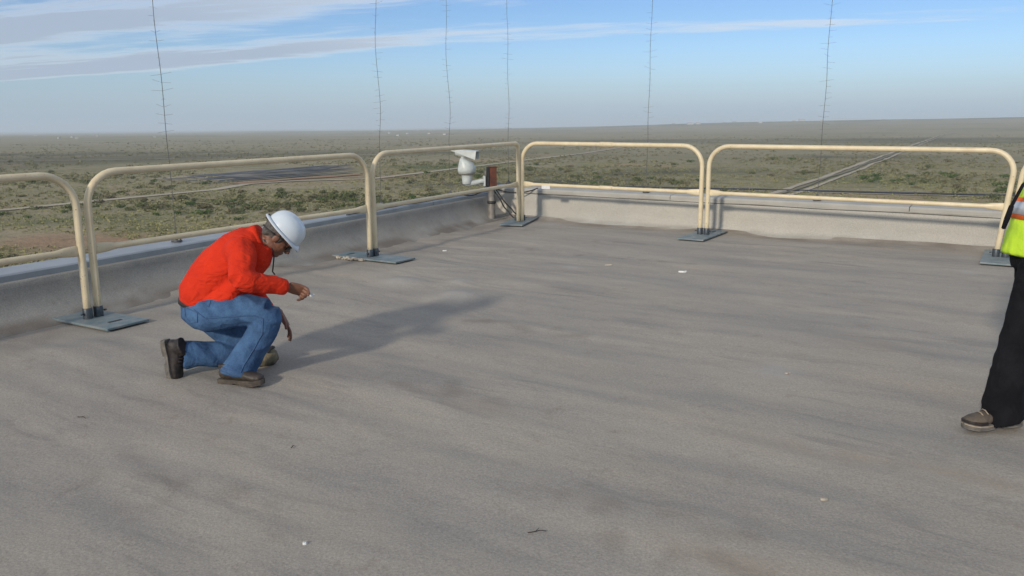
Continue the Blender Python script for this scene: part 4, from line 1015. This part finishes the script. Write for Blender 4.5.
ribbon('dirt_road', off(tc_, 2.9), 2.5, 'dirt_track', 0.12, 0.6); ribbon('dirt_road', off(tc_, -3.6), 1.9, 'dirt_track', 0.12, 0.8)
ribbon('scrub_strip', off(tc_, -0.2), 1.6, 'dark_scrub', 0.16, 0.8)
ribbon('road', [(-20, 330), (40, 303), (85, 285), (118, 268), (151, 253), (215, 224), (300, 185)], 5.0, 'asphalt', 0.14, 0.05)
ribbon('dirt_road', [(-20, 323), (40, 296), (85, 278), (118, 261), (151, 246), (215, 217)], 2.0, 'dirt_track', 0.13, 0.2)
ribbon('dirt_road', [(-480, 620), (-300, 640), (-120, 700), (100, 980), (420, 1300)], 4, 'dirt_track')
ribbon('dirt_road', [(-900, 1500), (-200, 1450), (600, 1900), (1800, 2300)], 9, 'dirt_track')
ribbon('soil_bank', [(-112, 336), (-100, 356), (-86, 378), (-72, 398)], 7, 'red_soil', 0.16, 0.8)
# lined basin in dark strips with a pale bank
for k in range(8):
    q = (k + 0.5) / 8; A0 = Vector((-124, 336)); A1 = Vector((-78, 410)); B0 = Vector((-162, 376)); B1 = Vector((-100, 530))
    p0 = A0.lerp(B0, q); p1 = A1.lerp(B1, q); m0 = p0.lerp(p1, 0.04 + 0.10 * (k % 3)); m1 = p0.lerp(p1, 0.98 - 0.07 * ((k * 2) % 3))
    ribbon('basin_strip', [m0, m0.lerp(m1, .5), m1], 3.2 + 1.1 * (k % 2) + q * 2.5, 'pond_liner', 0.16, 0.7)
    ribbon('bank_strip', [p0, p1], 2.6, 'dirt_track', 0.12, 0.7)

# ------------------------------------------------------------------ shrubs
def bush_mesh(name, seed, n, size, flat):
    r_ = np.random.default_rng(seed); lobes = []
    for k in range(r_.integers(3, 6)):
        lobes.append((r_.uniform(-.55, .55), r_.uniform(-.55, .55), r_.uniform(.25, .5), r_.uniform(.32, .6)))
    V_ = []; F_ = []
    for i in range(n):
        lx, ly, lz, lr = lobes[i % len(lobes)]
        d = r_.normal(size=3); d /= np.linalg.norm(d); rr = lr * r_.uniform(.55, 1.0) ** .5
        c = np.array([lx, ly, lz]) + d * rr * np.array([1, 1, .8]); c[2] = abs(c[2]) * flat + .04
        a = r_.normal(size=3); a /= np.linalg.norm(a); b = np.cross(a, r_.normal(size=3)); b /= np.linalg.norm(b)
        s = size * r_.uniform(.6, 1.3); k = len(V_)
        V_ += [tuple(c + a * s), tuple(c + b * s * .7), tuple(c - a * s), tuple(c - b * s * .7)]; F_.append((k, k + 1, k + 2, k + 3))
    me = bpy.data.meshes.new(name); me.from_pydata(V_, [], F_); me.update(); return me
def stem_mesh(seed):
    rs = random.Random(seed); mb = MB()
    for k in range(5):
        a = rs.uniform(0, 6.28); mb.tube([(0, 0, -.05), (math.cos(a) * .2, math.sin(a) * .2, .25), (math.cos(a) * .45, math.sin(a) * .45, .55)], lambda q: .035 * (1 - q * .7), 5)
    return mb.mesh('stem')
KINDS = []
for k, (mat, fl) in enumerate((('leaf_olive', .75), ('leaf_olive', .9), ('leaf_green', .85), ('leaf_green', .7), ('leaf_dry', .6), ('leaf_dry', .75))):
    m1 = bush_mesh('crown', 40 + k, 170, .11, fl); m1.materials.append(MATS[mat]); m2 = stem_mesh(60 + k); m2.materials.append(MATS['bark']); KINDS.append((m1, m2))
cinv = cam.matrix_world.inverted()
def project(p):
    q = cinv @ Vector(p); d = -q.z
    if d <= 0: return None
    return 512 + 830 * q.x / d, 288 - 830 * q.y / d, d
def over_parapet(u): return np.interp(u, [0, 180, 373, 480, 520, 700, 850, 1024], [268, 244, 211, 192, 189, 190, 198, 206])
def density(x, y):
    d = 0.50 + 1.5 * noise.noise(Vector((x * 0.014, y * 0.014, 5))) + 0.5 * noise.noise(Vector((x * 0.004, y * 0.004, 8)))
    d += 1.1 * blob(x, y, 152, 320, 60, 20, -.5) + .7 * blob(x, y, -30, 470, 80, 50) - 1.3 * blob(x, y, -102, 168, 30, 10, -.3) - 2 * blob(x, y, -112, 430, 48, 100, .25) + .5 * blob(x, y, -480, 800, 300, 160)
    return d
TRK = []
for line in ([(-330, 175), (-210, 205), (-141, 231), (-127, 264), (-108, 305), (-106, 335), (-61, 362), (-7, 510), (116, 881)], tc_, [(-20, 327), (85, 282), (151, 250), (300, 180)]):
    for a, b in zip(line, line[1:]): TRK.append((Vector(a), Vector(b)))
def near_track(x, y, w):
    p = Vector((x, y))
    for a, b in TRK:
        ab = b - a; t_ = max(0, min(1, (p - a).dot(ab) / ab.length_squared))
        if (a + ab * t_ - p).length < w: return True
    return False
cand = []
r0, r1 = 128, 1900
N = 86000
rr = np.sqrt(rng.uniform(0, 1, N) * 0.35 + 0) ; 
u1 = rng.uniform(0, 1, N)
rad = r0 * (r1 / r0) ** (u1 ** 0.82); ang = np.radians(rng.uniform(-62, 62, N))
for r, a in zip(rad, ang):
    x, y = r * math.sin(a), r * math.cos(a)
    if rng.uniform() > (density(x, y) + .05) * (0.50 if r < 700 else 0.34): continue
    s = rng.uniform(.32, 1.0) * (1.0 if rng.uniform() < .80 else rng.uniform(1.4, 2.2))
    if near_track(x, y, 4.5 + s): continue
    cand.append((r, x, y, s))
cand.sort(key=lambda c: -c[3] / c[0])
near, rest = [], []
for c in cand:
    pr = project((c[1], c[2], GZ)); vis = pr is not None and -5 < pr[0] < 1029 and pr[1] < over_parapet(min(max(pr[0], 0), 1024))
    if vis and len(near) < 290: near.append(c)
    else: rest.append(c)
LAB = ['olive bush on the scrubland below the roof', 'olive bush on the scrubland below the roof', 'leafy green bush on the scrubland below the roof',
       'leafy green bush on the scrubland below the roof', 'dry straw-coloured bush on the scrubland below the roof', 'dry straw-coloured bush on the scrubland below the roof']
GRP = ['olive bushes on the plain'] * 2 + ['green bushes on the plain'] * 2 + ['dry bushes on the plain'] * 2
for i, (r, x, y, s) in enumerate(near):
    gl_ = min(1, 1.4 * max(blob(x, y, 152, 320, 60, 22, -.5), blob(x, y, -30, 470, 60, 40), blob(x, y, -95, 205, 30, 12)))
    k = int(rng.choice((2, 3))) if rng.uniform() < gl_ * .8 else int(rng.choice(6, p=[.26, .26, .12, .10, .14, .12])); s *= 1.45
    root = bpy.data.objects.new('shrub', None); COL.objects.link(root)
    root.location = (x, y, plain_h(x, y)); root.rotation_euler = (0, 0, rng.uniform(0, 6.28)); root.scale = (s * rng.uniform(.9, 1.3), s * rng.uniform(.8, 1.1), s * rng.uniform(.75, 1.0))
    col_ = ('olive', 'olive', 'leafy green', 'leafy green', 'straw-coloured', 'straw-coloured')[k]
    size_ = 'broad' if s > 1.75 else ('mid-sized' if s > 1.35 else 'small')
    pv_ = Vector((x, y)); where = 'on open scrubland below the roof'; best = 22.0
    for nm_, segs in (('beside the pale dirt road', TRK[:8]), ('beside the twin-rut dirt track', TRK[8:15]), ('beside the dark paved road', TRK[15:])):
        for a_, b_ in segs:
            ab = b_ - a_; t_ = max(0, min(1, (pv_ - a_).dot(ab) / ab.length_squared)); dd_ = (a_ + ab * t_ - pv_).length
            if dd_ < best: best = dd_; where = nm_
    if blob(x, y, -102, 168, 42, 18, -.3) > .35: where = 'at the edge of the red soil patch'
    elif blob(x, y, -112, 430, 60, 120, .25) > .35 and best >= 22: where = 'near the dark-striped basin'
    props(root, f'{size_} {col_} bush {where}', 'bush', 'bushes on the plain')
    for nm, m in (('crown', KINDS[k][0]), ('stem', KINDS[k][1])):
        o = bpy.data.objects.new(nm, m); COL.objects.link(o); o.parent = root
# everything farther: one mass of scrub
tmpl = []
for k in range(5):
    r_ = np.random.default_rng(90 + k); n = 22; V_ = []
    for i in range(n):
        d = r_.normal(size=3); d /= np.linalg.norm(d); c = d * r_.uniform(.45, .95) * np.array([1, 1, .62]); c[2] = abs(c[2]) + .05
        a = r_.normal(size=3); a /= np.linalg.norm(a); b = np.cross(a, r_.normal(size=3)); b /= np.linalg.norm(b); s = .34 * r_.uniform(.6, 1.2)
        V_ += [c + a * s, c + b * s, c - a * s * .7 - b * s * .5]
    tmpl.append(np.array(V_))
allv = []
for (r, x, y, s) in rest:
    s *= 1.35
    tv = tmpl[int(rng.integers(5))]; q = rng.uniform(0, 6.28); c_, s_ = math.cos(q), math.sin(q)
    w = np.empty_like(tv); w[:, 0] = (tv[:, 0] * c_ - tv[:, 1] * s_) * s * 1.2 + x; w[:, 1] = (tv[:, 0] * s_ + tv[:, 1] * c_) * s + y; w[:, 2] = tv[:, 2] * s + plain_h(x, y)
    allv.append(w)
allv = np.concatenate(allv); nv_ = len(allv); nt = nv_ // 3
me = bpy.data.meshes.new('scrub'); me.vertices.add(nv_); me.vertices.foreach_set('co', allv.astype(np.float32).ravel())
me.loops.add(nv_); me.loops.foreach_set('vertex_index', np.arange(nv_, dtype=np.int32))
me.polygons.add(nt); me.polygons.foreach_set('loop_start', np.arange(0, nv_, 3, dtype=np.int32)); me.polygons.foreach_set('loop_total', np.full(nt, 3, dtype=np.int32))
me.update(); me.validate()
o = link_mesh('scrub', me, 'leaf_far', None, False); o['kind'] = 'stuff'
# dry grass tufts closer in
NG = 94000
rg = 132 * (520 / 132) ** (rng.uniform(0, 1, NG) ** 0.9); ag = np.radians(rng.uniform(-60, 60, NG)); gx, gy = rg * np.sin(ag), rg * np.cos(ag)
keep = []
for i in range(NG):
    dn = 0.5 + 0.8 * noise.noise(Vector((gx[i] * 0.03, gy[i] * 0.03, 15))) + 0.4 * noise.noise(Vector((gx[i] * 0.1, gy[i] * 0.1, 25)))
    if rng.uniform() < dn and blob(gx[i], gy[i], -102, 168, 30, 10, -.3) < .4 and blob(gx[i], gy[i], -112, 430, 36, 90, .25) < .35 and not near_track(gx[i], gy[i], 3.2): keep.append(i)
keep = np.array(keep); m_ = len(keep); nb3 = 7
base_ = np.stack([gx[keep], gy[keep], np.array([plain_h(gx[i], gy[i]) for i in keep])], 1)
sz = rng.uniform(.22, .62, m_)
cc = rng.normal(size=(m_, nb3, 3)) * np.array([.8, .8, .25]); cc[..., 2] = np.abs(cc[..., 2]) + .12
tri = cc[:, :, None, :] + rng.normal(size=(m_, nb3, 3, 3)) * np.array([.42, .42, .34])
tri[..., 2] = np.abs(tri[..., 2])
tri = tri * sz[:, None, None, None] + base_[:, None, None, :]
gv = tri.reshape(-1, 3); ng_ = len(gv)
gm = bpy.data.meshes.new('dry_grass'); gm.vertices.add(ng_); gm.vertices.foreach_set('co', gv.astype(np.float32).ravel())
gm.loops.add(ng_); gm.loops.foreach_set('vertex_index', np.arange(ng_, dtype=np.int32))
gm.polygons.add(ng_ // 3); gm.polygons.foreach_set('loop_start', np.arange(0, ng_, 3, dtype=np.int32)); gm.polygons.foreach_set('loop_total', np.full(ng_ // 3, 3, dtype=np.int32))
gm.update(); gm.validate(); go = link_mesh('dry_grass', gm, 'leaf_grass', None, False); go['kind'] = 'stuff'
# ------------------------------------------------------------------ far buildings on the plain
def shed(x, y, w, d, h, label, rot=0.0):
    z = plain_h(x, y); root = empty('building', (x, y, z), label, 'building', None)
    M = Matrix.Rotation(rot, 4, 'Z'); M.translation = (x, y, z)
    MB().box((0, 0, h / 2 - 1), (w, d, h + 2)).build('wall', 'building_white', root, False, tf=M)
    mb = MB(); mb.add([(-w * .52, -d * .53, h), (w * .52, -d * .53, h), (w * .52, 0, h * 1.35), (-w * .52, 0, h * 1.35), (w * .52, d * .53, h), (-w * .52, d * .53, h)], [(0, 1, 2, 3), (3, 2, 4, 5), (0, 3, 5), (1, 4, 2)])
    mb.build('roof', 'building_roof', root, False, tf=M)
shed(1020, 4800, 34, 18, 9, 'distant white shed, one of two standing close together on the far ridge'.replace('one of two', 'the longer of two'))
shed(1085, 4900, 24, 18, 9, 'distant white shed, the shorter of two standing close together on the far ridge')
shed(1720, 5000, 34, 20, 9, 'distant lone white shed beyond the twin-rut track')
rs = random.Random(5)
for i in range(16):
    a = R(rs.choice((-27, -24, -9, -6)) + rs.gauss(0, 3.0)); r = rs.uniform(2300, 5200)
    shed(r * math.sin(a), r * math.cos(a), rs.uniform(5, 11), rs.uniform(6, 9), rs.uniform(2.2, 3.4), 'tiny distant white building in the scattered settlement under the horizon', rs.uniform(-.4, .4))
for i in range(9):
    a = R(rs.uniform(6, 24)); r = rs.uniform(4200, 6500)
    shed(r * math.sin(a), r * math.cos(a), rs.uniform(8, 22), rs.uniform(8, 14), rs.uniform(3.5, 6), 'tiny distant pale building along the far right-hand ridge'.replace('right-hand ', ''), rs.uniform(-.4, .4))
for o in list(COL.objects):
    if o.get('category') == 'building':
        if 'settlement' in o['label']: o['group'] = 'settlement under the horizon'
        elif 'along the far ridge' in o['label']: o['group'] = 'buildings along the far ridge'

# ------------------------------------------------------------------ haze
S_ = 27000
hb = MB(); z0, z1 = -48.0, 130.0
hb.box((0, 0, (z0 + z1) / 2), (2 * S_, 2 * S_, z1 - z0))
ho = hb.build('haze', None, None, False); ho['kind'] = 'stuff'
hm = bpy.data.materials.new('haze_air'); hm.use_nodes = True; hn = hm.node_tree.nodes; hn.clear()
pv = hn.new('ShaderNodeVolumePrincipled'); pv.inputs['Color'].default_value = (0.78, 0.89, 1.0, 1); pv.inputs['Density'].default_value = 1.3e-4; pv.inputs['Anisotropy'].default_value = 0.0
om = hn.new('ShaderNodeOutputMaterial'); hm.node_tree.links.new(pv.outputs[0], om.inputs['Volume'])
ho.data.materials.append(hm)
